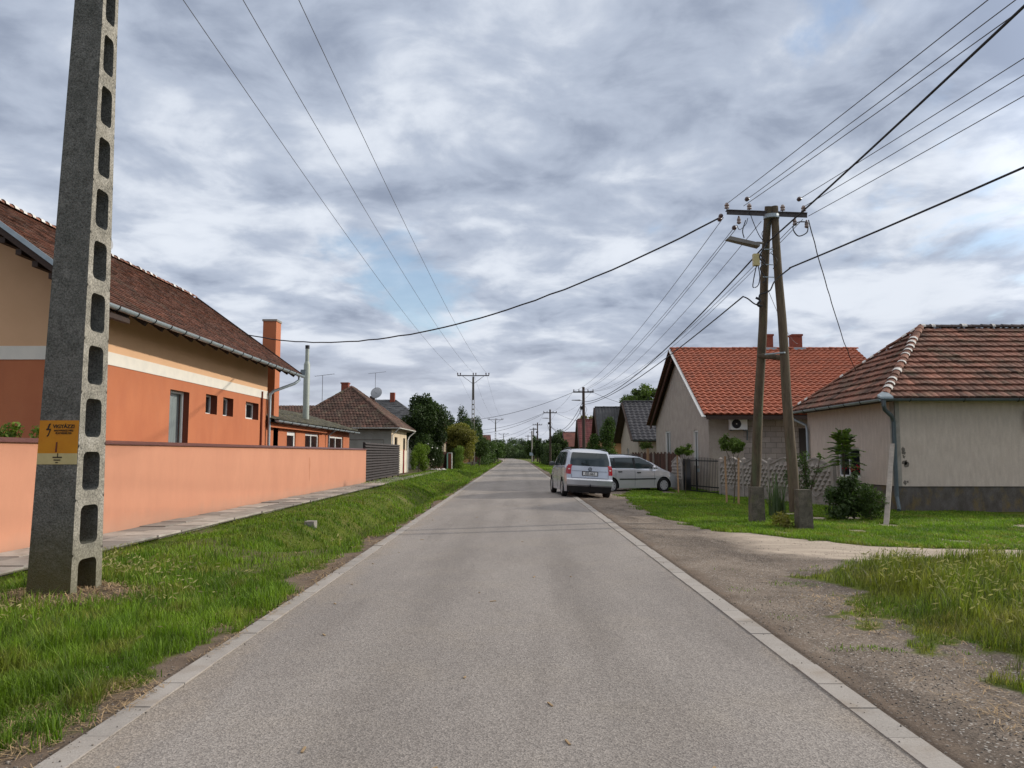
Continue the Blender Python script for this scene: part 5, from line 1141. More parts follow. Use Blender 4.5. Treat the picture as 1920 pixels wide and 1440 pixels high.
    m=MB(); m.box(.05-ax[0]+.1,L-ax[0]-.35,-Wd*.72,Wd*.72,.18,.62); part('underbody',m,'car_black',t,local=True)
    # seats seen through the glass
    m=MB()
    for x in(1.35,2.3):
        for y in(-.5,0,.5) if x<2 else (-.38,.38): m.box(x-ax[0],x-ax[0]+.12,y-.2,y+.2,.6,1.12); m.box(x-ax[0]+.01,x-ax[0]+.1,y-.1,y+.1,1.16,1.34)
    m.box(.35-ax[0],L-1.2-ax[0],-.6,.6,.55,.62); part('seat',m,'seat_grey',t,local=True)
    for a in ax:
        for s in(-1,1):
            y=s*(Wd-.115); X_=a-ax[0]; m=MB(); m.lathe((X_,y-s*.10,wr),[(wr*.62,0),(wr*.93,0),(wr,.03),(wr,.17),(wr*.93,.20),(wr*.66,.20),(wr*.64,.18)] if s>0 else [(wr*.64,.02),(wr*.66,0),(wr*.93,0),(wr,.03),(wr,.17),(wr*.93,.20),(wr*.62,.20)],28,axis='y')
            m.v=[(p[0],p[1]-(.2 if s<0 else 0)+ (0 if s>0 else .0),p[2]) for p in m.v] ; wh=part('wheel',m,'tyre',t,local=True,smooth=True)
            r=MB(); yo=y+s*.085; n=P['spokes']
            r.lathe((X_,yo-.0,wr),[(wr*.18,-.01),(wr*.18,.015),(wr*.10,.02)] if s>0 else [(wr*.10,-.02),(wr*.18,-.015),(wr*.18,.01)],14,axis='y')
            for k in range(n):
                q=2*math.pi*k/n; d=V3((math.cos(q),0,math.sin(q))); r.beam(V3((X_,yo,wr))+d*wr*.12,V3((X_,yo,wr))+d*wr*.62,.03,P['sw'],up=(0,1,0)) if False else r.obox(V3((X_,yo,wr))+d*wr*.38,d*wr*.26,V3((0,.012,0)),V3((-d.z,0,d.x))*P['sw'])
            rg_=[(wr*.55,-.012),(wr*.66,-.012),(wr*.66,.012),(wr*.55,.012)]; V=[];nn=28
            for rr,h in rg_:
                for k in range(nn): q=2*math.pi*k/nn; V.append((X_+rr*math.cos(q),yo+h,wr+rr*math.sin(q)))
            r.add(V,[(i*nn+k,i*nn+(k+1)%nn,((i+1)%4)*nn+(k+1)%nn,((i+1)%4)*nn+k) for i in range(4) for k in range(nn)]); part('rim',r,'rim',wh,local=True)
            w=MB(); V=[]; nn=20
            for yy in(Wd*.985*s,(Wd-.30)*s):
                for k in range(nn+1): q=math.pi*k/nn*1.16-.08*math.pi; V.append((X_+R*math.cos(q),yy,wr+R*math.sin(q)))
            w.add(V,[(k,k+1,nn+2+k,nn+1+k) for k in range(nn)]); w.add([V[nn+1+k] for k in range(nn+1)],[tuple(range(nn+1))]); part('wheel_arch',w,'car_black',t,local=True)
            d=MB(); d.lathe((X_,y-s*.02,wr),[(.01,-.01),(wr*.62,-.01),(wr*.62,.01),(.01,.01)],16,axis='y'); part('brake_disc',d,'black_metal',wh,local=True)
    return t
TOU=dict(L=4.40,W=.90,H=1.68,wr=.315,axles=(.86,3.54),belt=[(0,1.04),(1.5,1.02),(3.3,.95),(4.4,.80)],
 top=[(0,1.60),(.25,1.655),(.8,1.68),(1.8,1.68),(2.5,1.62),(3.0,1.38),(3.45,1.08),(3.9,1.0),(4.2,.90),(4.4,.74)],
 rear=[(.2,.10),(.4,.03),(.55,.0),(.68,.03),(.8,.06),(1.05,.10),(1.35,.18),(1.6,.30)],paint='car_silver',rglass=(.93,1.09,1.585),ws=(2.55,3.45,0),
 side=[(.32,.95,.40,.95,1.08,1.54),(1.05,1.95,1.05,1.92,1.07,1.55),(2.05,3.1,2.02,2.62,1.05,1.55)],pillar=[(.95,1.05,.95,1.05,1.08,1.54),(1.95,2.05,1.92,2.02,1.06,1.55)],
 handles=[(1.25,.97),(2.25,.94)],hm='car_silver',seams=(1.05,2.0,3.0),sz=1.0,mirror=(2.95,1.06),mm='mirror_dark',rail=(.35,2.4),lights=[(.82,1.0)],lz=(.80,1.12),val=.40,bump=(.42,.66),plate=.83,emblem=.985,spokes=5,sw=.035)
ZAF=dict(L=4.32,W=.87,H=1.63,wr=.31,axles=(.80,3.49),belt=[(0,1.02),(1.5,1.0),(3.3,.93),(4.3,.78)],
 top=[(0,1.50),(.2,1.57),(.7,1.615),(1.7,1.62),(2.3,1.56),(2.9,1.33),(3.4,1.07),(3.8,.94),(4.1,.82),(4.32,.66)],
 rear=[(.2,.08),(.4,.02),(.55,.0),(.7,.03),(1.0,.06),(1.5,.20)],paint='car_silver_b',rglass=(.85,1.08,1.48),ws=(2.4,3.35,0),
 side=[(.38,.92,.45,.92,1.05,1.48),(1.0,1.92,1.0,1.90,1.04,1.50),(2.04,2.98,2.02,2.50,1.02,1.50),(3.0,3.2,2.68,2.75,1.02,1.32)],pillar=[(.92,1.0,.92,1.0,1.05,1.48),(1.92,2.04,1.90,2.02,1.03,1.50)],
 handles=[(1.22,.90),(2.18,.86)],hm='car_black',seams=(1.0,1.98,2.98),sz=.98,mirror=(2.92,1.03),mm='car_silver_b',rail=(.4,2.4),rm='rail_grey',lights=[(.80,1.0)],lz=(.80,1.25),val=.30,bump=(.32,.60),plate=.80,spokes=8,sw=.04,stripe=(1.18,3.06,.56,.61),fstripe=1)
car('parked_minivan','silver minivan seen from behind, half on the road edge, nearest of the two cars',TOU,(2.60,29.2,-.035),R_(90+4.0),R_(-0.0))
bpy.data.objects['parked_minivan'].rotation_euler=(R_(3.0),0,R_(95.5)); bpy.data.objects['parked_minivan'].scale=(1,1.02,1.07)
car('parked_car','silver people carrier parked sideways on the verge, facing right behind the other car',ZAF,(3.93,35.1,-.16),R_(22)).scale=(1,1,1.05)

# ---------------------------------------------------------------- vegetation
def leaves(blobs,n,size,seed,flat=0.,aspect=.6,pw=.42):
    g=np.random.default_rng(seed); B=np.array(blobs,dtype=float); vol=(B[:,3]*B[:,4]*B[:,5])**.72; k=g.choice(len(B),n,p=vol/vol.sum())
    d=g.normal(size=(n,3)); d/=np.linalg.norm(d,axis=1)[:,None]; r=g.random(n)**pw; r*=1+g.normal(size=n)*.06
    C=B[k,:3]+d*B[k,3:6]*r[:,None]; a=g.normal(size=(n,3)); a[:,2]*=(1-flat); a/=np.linalg.norm(a,axis=1)[:,None]
    b=np.cross(a,g.normal(size=(n,3))); b/=np.linalg.norm(b,axis=1)[:,None]+1e-9
    s=size*g.uniform(.55,1.35,n)[:,None]; w=b*s*aspect*.5; l=a*s*.5
    V=np.stack([C-l,C+w,C+l,C-w],1).reshape(-1,3); F=np.arange(n*4).reshape(n,4)
    bt=g.random(len(B)); t=np.clip(.5*bt[k]+.5*g.random(n),0,1); return V,F,np.repeat(t,4)
def crownblobs(c,r,k,seed,sub=.42):
    rr=random.Random(seed); out=[(c[0],c[1],c[2],r[0]*.62,r[1]*.62,r[2]*.66)]
    for i in range(k):
        th=rr.uniform(0,2*math.pi); ph=math.acos(rr.uniform(-.75,1)); q=rr.uniform(.55,.85); s=sub*rr.uniform(.6,1.2)
        out.append((c[0]+r[0]*q*math.sin(ph)*math.cos(th),c[1]+r[1]*q*math.sin(ph)*math.sin(th),c[2]+r[2]*q*math.cos(ph),r[0]*s,r[1]*s,r[2]*s*.85))
    return out
def tree(name,label,base,blobs,n,size,m,seed,trunk=(.12,1.5),cat='tree',group=None,limbs=5,aspect=.6,pw=.42,flat=0.):
    t=thing(name,label,cat,base,0,group); V,F,T=leaves(blobs,n,size,seed,flat,aspect,pw); V=V-np.array(base)
    o=npmesh('crown' if cat=='tree' else 'foliage',V,F,None,T,[m]); o.parent=t
    mb=MB(); rr=random.Random(seed); b=V3(base); C=V3(blobs[0][:3]); top=b+(C-b)*.95; mid=b+(C-b)*.5+V3((rr.uniform(-.1,.1),0,0))
    mb.tube([b-V3((0,0,.1)),mid,top],[trunk[0],trunk[0]*.75,trunk[0]*.35],8)
    for q in blobs[1:1+limbs]: mb.tube([b+(top-b)*rr.uniform(.45,.8),V3(q[:3])],[trunk[0]*.4,trunk[0]*.12],5)
    part('trunk' if cat=='tree' else 'stem',mb,'bark',t,smooth=True); return t
# left distance
B=crownblobs((-8.5,71.5,4.0),(2.0,2.0,3.0),22,1)+[(-9.2,71,5.9,.7,.7,1.2),(-8.3,71,6.2,.6,.6,1.0),(-7.2,71.3,4.9,.6,.6,1.2)]
tree('dark_evergreen','tall dense dark green tree beside the pyramid roof house',(-8.5,71.5,0),B,26000,.20,'leaf_dark',1,(.2,2),pw=.36)
for i,(x,y,zt,rx,l,m) in enumerate(((-9.4,93,6.7,1.0,'slim dark conifer top left of the brown roof','leaf_dark'),(-7.9,93,6.4,1.0,'slim dark conifer right of the brown roof','leaf_dark'),(-6.3,90,7.0,1.9,'large dark conifer just left of the middle-distance concrete pole','leaf_dark'),(-5.0,106,5.4,1.3,'dark conifer just right of the middle-distance concrete pole','leaf_mid'))):
    bl=[(x,y,zt*.5,rx*1.1,rx*1.1,zt*.3)]+[(x+random.Random(i*9+k).uniform(-.25,.25),y,zt*(.35+.6*k/7),rx*(1.15-.95*k/7),rx*(1.15-.95*k/7),.7) for k in range(8)]
    tree('conifer_tree',l,(x,y,0),bl,11000,.18,m,20+i,(.12,2),group='dark conifers beyond the left gardens',pw=.4)
tree('conifer_tree','broad dark evergreen mass behind the middle-distance concrete pole',(-6.0,107,0),crownblobs((-6.3,107,3.8),(1.9,1.6,3.2),16,33),13000,.20,'leaf_dark',33,(.15,2),group='dark conifers beyond the left gardens')
tree('walnut_tree','spreading yellow-green tree over the left garden fence',(-6.4,86,0),crownblobs((-6.3,85,3.4),(1.9,1.5,1.35),20,5,.5)+[(-4.9,84,2.0,.5,.6,1.3),(-5.9,84.5,1.7,1.0,.6,1.3),(-7.1,84.5,2.3,.7,.6,1.0),(-6.0,84,3.9,1.1,.8,.5),(-5.2,84,3.3,.8,.7,.5)],20000,.17,'leaf_yellow',5,(.12,1.5))
tree('climbing_vine','bright green climbing vine on the fence beside the cream house wall',(-8.6,68.2,0),[(-8.5,68.3,1.6,.65,.6,.9),(-8.9,67.5,1.0,.35,.4,.9),(-8.1,68.8,1.9,.5,.5,.5),(-8.3,69,.8,.6,.6,.7)],7000,.12,'leaf_bright',6,(.04,1),cat='climber',pw=.4)
rb=tree('rose_bush','dark rose bush with a few white blooms beside the vine',(-7.6,71,0),[(-7.6,71,1.4,.6,.6,1.3),(-7.1,71.5,1.2,.5,.5,1.0)],6000,.11,'leaf_dark',7,(.04,1),cat='bush')
mb=MB(); rr=random.Random(3)
for k in range(9): mb.lathe((-7.7+rr.uniform(-.7,.8),70.2+rr.uniform(-.2,.2),rr.uniform(.9,2.7)),[(.01,-.07),(.08,0),(.01,.07)],7)
part('bloom',mb,'rose_white',rb)
def box_hedge(name,label,x0,x1,y0,y1,z1,m,n,seed,size=.09):
    bl=[]; rr=random.Random(seed)
    nx=max(1,round((x1-x0)/.7)); ny=max(1,round((y1-y0)/.7)); nz=max(1,round(z1/.7))
    for i in range(nx):
        for j in range(ny):
            for k in range(nz): bl.append((x0+(i+.5)*(x1-x0)/nx,y0+(j+.5)*(y1-y0)/ny,(k+.5)*z1/nz,.62*(x1-x0)/nx,.62*(y1-y0)/ny,.62*z1/nz+rr.uniform(0,.05)))
    return tree(name,label,((x0+x1)/2,(y0+y1)/2,0),bl,n,size,m,seed,(.05,1),cat='hedge',limbs=3)
box_hedge('trimmed_hedge','bright green clipped hedge block left of the far concrete pole',-6.3,-5.5,80,82,2.3,'leaf_bright',9000,8)
box_hedge('trimmed_hedge','darker clipped hedge behind the brick gate pier',-7.0,-6.4,83,86,2.1,'leaf_mid',5000,9)
def garden_bits():
    t=thing('garden_fence','brown and green board garden fence between vine and brick pier','fence',(-7.,77,0)); mb=MB(); rr=random.Random(1)
    for k in range(36): mb.box(-7.85+.02*k,-7.83+.02*k+.02,73+k*.2,73.17+k*.2,0,1.75+rr.uniform(-.03,.03),t=rr.random())
    part('boards',mb,'fence_boards',t); mb=MB(); mb.box(-7.0,-6.94,78,80,.05,1.6); part('green_panel',mb,'green_sheet',t)
    t=thing('brick_pier','small red brick gate pier with pale edges by the left verge','pier',(-6.9,81,0)); mb=MB(); mb.box(-6.95,-6.62,79.4,79.8,0,1.6); part('pier',mb,'brick',t); mb=MB(); mb.box(-7.0,-6.57,79.35,79.85,1.6,1.68); mb.box(-7.02,-6.95,79.38,79.82,0,1.6); mb.box(-6.62,-6.55,79.38,79.82,0,1.6); part('cap',mb,'mortar',t)
    t=thing('rubble_pile','low pile of pale stones at the foot of the left garden fence','stones',(-7.2,73,0)); mb=MB()
    for k in range(14): mb.lathe((-7.9+rr.uniform(0,1.3),72.2+rr.uniform(0,1.),.08),[(.02,-.1),(rr.uniform(.1,.2),0),(.03,rr.uniform(.08,.14))],6)
    part('stone',mb,'mortar',t)
    t=thing('low_fence','low greyish fence panel beyond the left gardens','fence',(-6,118,0)); mb=MB(); mb.box(-7.2,-5.2,118,118.1,0,1.6); part('panel',mb,'coping_brown',t); mb=MB(); mb.box(-7.4,-5.0,117.9,118.2,-.1,.25); part('base',mb,'concrete',t)
garden_bits()
far=[(-5.2,125,3.9,2.0,'leaf_mid','round green garden tree beyond the low fence'),(-3.9,140,3.9,2.2,'leaf_mid','mid green tree left of the far road'),(-6.9,128,4.2,2.4,'leaf_far','pale green tree in front of the far red roof'),(-3.6,158,4.2,2.4,'leaf_far','bluish green tree where the road narrows'),(-4.9,178,4.4,3.2,'leaf_mid','wide green tree at the bend of the road'),(-3.0,210,4.4,3.6,'leaf_far','low hazy tree closing the left of the road end'),(3.4,152,4.9,1.7,'leaf_mid','green tree behind the third wooden pole')]
for i,(x,y,h,r,m,l) in enumerate(far): tree('garden_tree',l,(x,y,0),crownblobs((x,y,h*.55),(r,r,h*.52),14,40+i),7000,.26,m,40+i,(.12,1.5),group='trees along the far road',pw=.4)
for i,(x,y,h,r,m,l) in enumerate(((5.6,118,4.9,1.5,'leaf_dark','dark dense tree mass right of the slim wooden pole'),(7.2,125,5.3,2.0,'leaf_mid','yellowish green tree behind the dark right hedge'),(3.9,128,4.0,1.0,'leaf_dark','clipped dark evergreen at the near end of the right hedge'),(6.3,106,3.9,.9,'leaf_dark','narrow dark evergreen beside the low brown-red roof'))): tree('garden_tree',l,(x,y,0),crownblobs((x,y,h*.52),(r,r,h*.5),14,60+i),9000,.19,m,60+i,(.12,1.5),group='trees along the far road',pw=.4)
box_hedge('wild_hedgerow','low rough hedgerow under the far left trees',-5.6,-3.9,112,160,1.7,'leaf_mid',14000,13,.22)
box_hedge('wild_hedgerow','low rough hedgerow closing the bend at the road end',-12,9,236,244,2.6,'leaf_far',16000,14,.34)
box_hedge('dark_hedge','long dark tall hedge along the right side of the far road',4.0,6.2,104,128,2.9,'leaf_dark',22000,12,.19)
for i,(x,y,h,r,l) in enumerate(((-1.2,250,6.0,4.5,'pale loose tree at the very end of the road'),(3.0,255,6.4,4.2,'tallest pale feathery tree closing the road end'),(-7.5,252,6,5,'hazy tree left behind the far bend'),(8,250,5.5,5,'hazy tree right behind the far bend'))): tree('distant_tree',l,(x,y,0),crownblobs((x,y,h*.5),(r,r*.7,h*.52),16,80+i),6000,.36,'leaf_far',80+i,(.2,2),group='trees closing the road end',pw=.5)
def treeline():
    rr=random.Random(5); bl=[]
    for k in range(170): x=-170+k*2.1; y=300+rr.uniform(-8,20); h=rr.uniform(3.2,5.2); bl.append((x,y,h*.45,2.4,2.4,h*.55))
    V,F,T=leaves(bl,50000,.6,3); o=npmesh('distant_woods',V,F,None,T,['leaf_far']); tag(o,'far band of woods along the horizon behind the road end','woods',kind='stuff')
treeline()
tree('garden_tree','leafy tree behind the dark tiled roof against the sky',(12.6,76,0),crownblobs((12.4,76,6.7),(1.7,1.7,1.7),16,90),9000,.22,'leaf_aila',90,(.15,2),pw=.5)
tree('garden_tree','small airy tree top between the red metal roof and corrugated roof',(9.6,104,0),crownblobs((9.6,104,5.6),(1.2,1.2,1.3),10,91),1500,.25,'leaf_yellow',91,(.1,2),pw=.6)
tree('garden_tree','dark leafy tree in front of the corrugated roof house',(7.9,71,0),[(8.5,71,3.2,.8,.8,1.6),(7.1,70.6,1.9,.7,.7,1.2),(8.2,70.5,1.2,1.2,.9,1.0),(8.7,71,4.2,.5,.5,.8),(7.6,71,1.6,.9,.8,.6),(7.2,70.5,2.9,.5,.5,.5)],14000,.15,'leaf_mid',92,(.12,1.5),pw=.4)
tree('roadside_bush','low dark bushes behind the parked cars',(5.2,78,0),crownblobs((5.6,78,.8),(1.6,1.6,1.0),8,93),6000,.15,'leaf_dark',93,(.05,.5),cat='bush')
# shrubs behind the salmon wall
for i,(x,y,l) in enumerate(((-9.9,14.9,'small bright shrub behind the wall at the left picture edge'),(-9.25,15.0,'small bright shrub just left of the concrete pole behind the wall'))):
    tree('garden_shrub',l,(x,y,0),[(x,y,1.85,.28,.25,.33),(x+.12,y,2.0,.2,.2,.25),(x-.1,y,1.5,.3,.3,.4)],900,.09,'leaf_bright',100+i,(.02,.5),cat='shrub',group='shrubs behind the salmon wall',aspect=.45)
# saplings with stakes
def sapling(base,ch,cr,label,seed,n=900):
    x,y,z=base; tree('sapling',label,base,[(x,y,ch,cr[0]*.62,cr[0]*.62,cr[1]*.62)]+crownblobs((x,y,ch),(cr[0]*1.08,cr[0]*1.08,cr[1]*1.1),12,seed,.36)[1:],n,.13,'leaf_aila',seed,(.018,1),group='young staked trees on the right lawn',limbs=6,aspect=.34,pw=.8)
sapling((7.42,26.5,-.12),1.93,(.40,.44),'young round-headed sapling between two stakes on the right lawn',110,1300)
sapling((7.32,33.6,-.12),1.72,(.40,.30),'young sapling beside the front of the side-parked car',111,1200)
sapling((6.98,41,-.12),2.02,(.34,.28),'young sapling rising behind the side-parked car',112,900)
for i,(x,y,h,l) in enumerate(((7.30,26.9,1.50,'pale wooden stake left of the nearest sapling'),(7.57,26.45,1.45,'pale wooden stake right of the nearest sapling'),(7.12,34.0,1.55,'single pale wooden stake in front of the parked car nose'),(6.9,40.8,1.85,'left pale stake above the side-parked car'),(7.05,40.9,1.85,'right pale stake above the side-parked car'))):
    mb=MB(); mb.beam((x,y,-.2),(x+(.04 if i%2 else -.03),y,h),.055,.05,up=(0,1,0)); single('wooden_stake',mb,'stake_wood',l,'stake',(x,y,-.12),'stakes supporting the saplings')
def ailanthus():
    base=(9.85,23.3,-.15); t=thing('feather_leaf_tree','young tree with long feathery leaves in front of the pale house window','tree',base); mb=MB(); mb.tube([(9.85,23.3,-.2),(9.87,23.3,.7),(9.85,23.3,1.6),(9.84,23.3,2.1)],[.035,.03,.022,.012],8); part('trunk',mb,'bark',t,smooth=True)
    rr=random.Random(4); V=[];F=[];T=[]; st=MB()
    for k in range(52):
        az=k*2.4+rr.uniform(-.3,.3); f=k/52; p=V3((9.85,23.3,1.25+.85*f)); L=rr.uniform(.5,.78)*(1-.30*f); el=rr.uniform(-.15,.5)+.8*f; d=V3((math.cos(az)*math.cos(el),math.sin(az)*math.cos(el),math.sin(el))); side=d.cross(V3((0,0,1))).normalized(); pts=[]
        for q in range(11):
            s=q/10; c=p+d*L*s+V3((0,0,-.35*L*s*s)); pts.append(c)
            if q<2: continue
            for sg in(-1,1):
                ll=.19*(1-.4*s)*rr.uniform(.8,1.2); dr=(side*sg+d*.35+V3((0,0,-.35))).normalized(); w=d*.032; n=len(V); V+= [c,c+dr*ll*.5+w,c+dr*ll,c+dr*ll*.5-w]; F.append((n,n+1,n+2,n+3)); T+=[rr.random()]*4
        st.tube(pts,.005,4)
    o=npmesh('crown',np.array([tuple(v) for v in V])-np.array(base),F,None,T,['leaf_aila']); o.parent=t; part('leaf_stalk',st,'leaf_plant',t)
ailanthus()
tree('dark_shrub','large dark leafy bush below the feather-leaf tree by the pale house',(8.95,20.6,-.15),[(8.9,20.6,.30,.42,.4,.42),(9.1,20.8,.62,.28,.3,.25),(8.55,20.7,.45,.28,.3,.30),(8.85,20.5,.85,.2,.2,.20),(8.45,20.4,.08,.35,.3,.22),(9.3,20.6,.15,.25,.3,.25),(8.65,20.6,.78,.15,.2,.22),(9.0,20.6,1.0,.10,.12,.16),(8.3,20.6,.5,.14,.2,.25),(9.35,20.7,.45,.12,.2,.2)],4200,.115,'leaf_dark',120,(.03,.4),cat='bush',pw=.75,aspect=.42)
tree('green_shrub','lighter green bush with yellowish tips in front of the dark bush',(9.25,20.2,-.15),[(9.25,20.2,.3,.38,.3,.42),(9.1,20.1,.62,.2,.2,.22)],2200,.075,'leaf_mid',121,(.02,.3),cat='bush',aspect=.35)
tree('weedy_clump','low clump of yellow-green weeds between the A-shaped pole legs',(6.15,18.2,-.1),[(6.15,18.1,.05,.20,.2,.22),(6.22,17.8,.0,.15,.15,.15)],900,.07,'leaf_yellow',122,(.01,.1),cat='plant',aspect=.3)
def twisted_shrub():
    base=(7.9,21.6,-.15); t=thing('twisted_shrub','gnarled half-bare shrub with twisted stems in front of the concrete fence','shrub',base); mb=MB(); rr=random.Random(6); tips=[]
    for k in range(6):
        p=V3(base)+V3((rr.uniform(-.05,.4),0,0)); pts=[p]; d=V3((rr.uniform(-.5,.1),rr.uniform(-.1,.3),1))
        for q in range(9):
            d=(d+V3((rr.uniform(-.5,.5),rr.uniform(-.3,.3),rr.uniform(0,.3)))*.6).normalized(); p=p+d*.19; pts.append(p)
            if q>2: tips.append(p.copy())
        mb.tube(pts,[.035-.003*i for i in range(10)],6)
    part('stem',mb,'bark',t,smooth=True); bl=[(p.x,p.y,p.z,.14,.14,.14) for p in tips if rr.random()<.65]; V,F,T=leaves(bl,1700,.075,9,0,.4,.7); o=npmesh('foliage',V-np.array(base),F,None,T,['leaf_mid']); o.parent=t
    base=(7.15,21.3,-.12); t=thing('tall_leafy_plant','tall pale green plant with long upright leaves between pole and fence','plant',base); V=[];F=[];T=[]
    for k in range(70):
        az=rr.uniform(0,6.28); L=rr.uniform(.45,1.25); x0=V3(base)+V3((rr.uniform(-.22,.22),rr.uniform(-.15,.15),0)); ou=V3((math.cos(az),math.sin(az),0))*rr.uniform(.08,.3); w=V3((-math.sin(az),math.cos(az),0))*.022; n=len(V); prev=None
        for q in range(5):
            s=q/4; c=x0+V3((0,0,L*s))+ou*s*s; ww=w*(1.0-s*.9)*(1.3 if q==1 else 1); V+=[c-ww,c+ww]; T+=[.3+.5*rr.random()]*2
            if q: F.append((n+2*q-2,n+2*q-1,n+2*q+1,n+2*q))
    o=npmesh('foliage',np.array([tuple(v) for v in V])-np.array(base),F,None,T,['leaf_plant']); o.parent=t; mb=MB(); mb.tube([base,V3(base)+V3((0,0,1.2))],.012,5); part('stem',mb,'leaf_plant',t)
twisted_shrub()

# ---------------------------------------------------------------- grass, straw and stones
def blades(name,label,px,py,h,w,lean,seed,m,kind='grass',droop=.35,tshift=0.,tintv=None,wind=(0,0)):
    g=np.random.default_rng(seed); n=len(px); z=gz(px,py)-.01; az=g.random(n)*2*np.pi; dx,dy=np.cos(az),np.sin(az); ln=lean*g.random(n)*h
    ox,oy=dx*ln+wind[0]*h,dy*ln+wind[1]*h; sx,sy=-dy*w*.5,dx*w*.5
    B=np.stack([px,py,z],-1); S=np.stack([sx,sy,np.zeros(n)],-1)
    mid=B+np.stack([ox*.35,oy*.35,h*.58],-1); tip=B+np.stack([ox,oy,h*(1-droop*.4*g.random(n))],-1)
    V=np.stack([B-S,B+S,mid+S*.75,mid-S*.75,tip],1).reshape(-1,3); i=np.arange(n)*5
    F4=np.stack([i,i+1,i+2,i+3],-1); F3=np.stack([i+3,i+2,i+4],-1); t=(g.random(n) if tintv is None else tintv)
    o=npmesh(name,V,F4,F3,np.repeat(np.clip(t+tshift,0,1),5),[m]); tag(o,label,kind,kind='stuff'); return tip,az
def scatter(n,x0,x1,y0,y1,seed,dens):
    g=np.random.default_rng(seed); u=g.random(n); py=1/(1/y0+(1/y1-1/y0)*u) if y0>0 else y0+(y1-y0)*u   # denser near the camera
    px=x0+(x1-x0)*g.random(n); k=g.random(n)<dens(px,py); return px[k],py[k],g
def all_grass():
    # left verge
    dl=lambda x,y: ss(.25,.85,masks(x,y)[0]+.25*(fbm(x*3,y*3,77,3)-.5))*(.45+.55*ss(.3,.6,fbm(x*1.1,y*1.1,31,3)))
    px,py,g=scatter(330000,-6.75,-2.5,2.6,42,1,dl); n=len(px); f=fbm(px*.9,py*.9,55,3); near=py/8
    fc=fbm(px*3.3,py*3.3,57,3); h=(.03+.085*g.random(n)**1.6)*(.35+.8*f+1.1*ss(.4,.75,fc))*(1-.5*ss(-5.6,-6.6,px))*np.clip(1.25-py*.012,.7,1.2); w=.0062*np.maximum(1,near*1.1)*g.uniform(.7,1.4,n); tv=np.clip(.15+.75*g.random(n)*(.4+f)+.0,0,1)
    blades('verge_grass','bright green mown grass on the left verge',px,py,h,w,1.0,11,'grass_blade',tintv=tv)
    dr=lambda x,y: ss(.3,.8,masks(x,y)[3])
    px,py,g=scatter(330000,3.0,14,13.5,48,2,dr); n=len(px); f=fbm(px*.8,py*.8,65,3)
    blades('lawn_grass','short green lawn grass in front of the right houses',px,py,(.04+.06*g.random(n))*(.7+.7*f),.006*np.maximum(1,py/9),1.0,12,'grass_blade',tintv=np.clip(.2+.8*g.random(n)*(.4+f),0,1))
    # tall rough grass on the right
    dt=lambda x,y: ss(.35,.9,masks(x,y)[4])
    px,py,g=scatter(190000,3.3,13,3.0,13.6,3,dt); n=len(px); te=np.interp(py,TE[:,0],TE[:,1]); ed=ss(0.,1.5,px-te+(fbm(px*2,py*2,9,3)-.5)*1.0)
    fc=fbm(px*2.2,py*2.2,58,3); h=(.04+.04*g.random(n))+ed*(.04+.21*g.random(n))*(.40+1.2*ss(.35,.7,fc)); f=fbm(px*1.2,py*1.2,15,3); tip,az=blades('tall_grass','tall unmown grass with drooping seed heads on the right',px,py,h,.0065*np.maximum(1,py/7),.85,13,'grass_tall',tintv=np.clip(.1+.8*g.random(n)*(.4+f),0,1),wind=(.14,-.05))
    # seed heads on the tall grass and a few on the verge
    def heads(tp,hh,seed,name,label,s=1.):
        g=np.random.default_rng(seed); n=len(tp); L=.055*s*g.uniform(.7,1.3,n); a=g.random(n)*6.28; d=np.stack([np.cos(a)*.6+.35,np.sin(a)*.6,g.uniform(-.35,.6,n)],-1); d/=np.linalg.norm(d,axis=1)[:,None]; sd=np.cross(d,[0,0,1.]); sd/=np.linalg.norm(sd,axis=1)[:,None]; sd2=np.cross(d,sd)
        w=(.0055*s*np.maximum(1,tp[:,1]/8))[:,None]; P=tp; V=[]
        for q in(sd,sd2): V.append(np.stack([P,P+d*L[:,None]*.45+q*w,P+d*L[:,None],P+d*L[:,None]*.45-q*w],1))
        V=np.concatenate(V,1).reshape(-1,3); i=np.arange(n)*8; F=np.concatenate([np.stack([i,i+1,i+2,i+3],-1),np.stack([i+4,i+5,i+6,i+7],-1)]); o=npmesh(name,V,F,None,np.repeat(g.random(n),8),['seed_head']); tag(o,label,'seed heads',kind='stuff')
    g=np.random.default_rng(4); k=(h>.17)&(g.random(n)<.10); heads(tip[k],None,5,'grass_seed_heads','pale seed heads over the tall right grass',1.35)
    def dv(x,y): return ss(.6,.95,masks(x,y)[0])*ss(.5,.66,fbm(x*.8+3,y*.8,91,3))
    px,py,g=scatter(9000,-6.6,-3.0,2.8,14,6,dv); n=len(px); hh=.12+.11*g.random(n); tip,_=blades('barley_grass','taller pale grass stems scattered over the left verge',px,py,hh,.0035*np.maximum(1,py/6),.7,16,'grass_tall',tshift=.35); heads(tip,None,7,'verge_seed_heads','pale green seed heads on the left verge',1.3)
    # broad weeds
    px,py,g=scatter(1500,-6.6,-2.9,3.,30,8,lambda x,y: ss(.6,.9,masks(x,y)[0])*ss(.55,.7,fbm(x*.7,y*.7,41,2))); n=len(px); P=np.repeat(np.stack([px,py],-1),7,0)+g.normal(size=(n*7,2))*.018
    blades('broadleaf_weeds','broad-leaved weeds in the left verge grass',P[:,0],P[:,1],.05+.06*g.random(n*7),.022*np.ones(n*7),1.5,17,'leaf_bright',droop=1.)
    # sparse green patches in the gravel
    px,py,g=scatter(60000,2.5,7,6.5,14,9,lambda x,y: ss(.56,.64,fbm(x*1.4,y*2.,201,3))*ss(-1.5,.2,x-np.interp(y,TE[:,0],TE[:,1]))*.6); n=len(px)
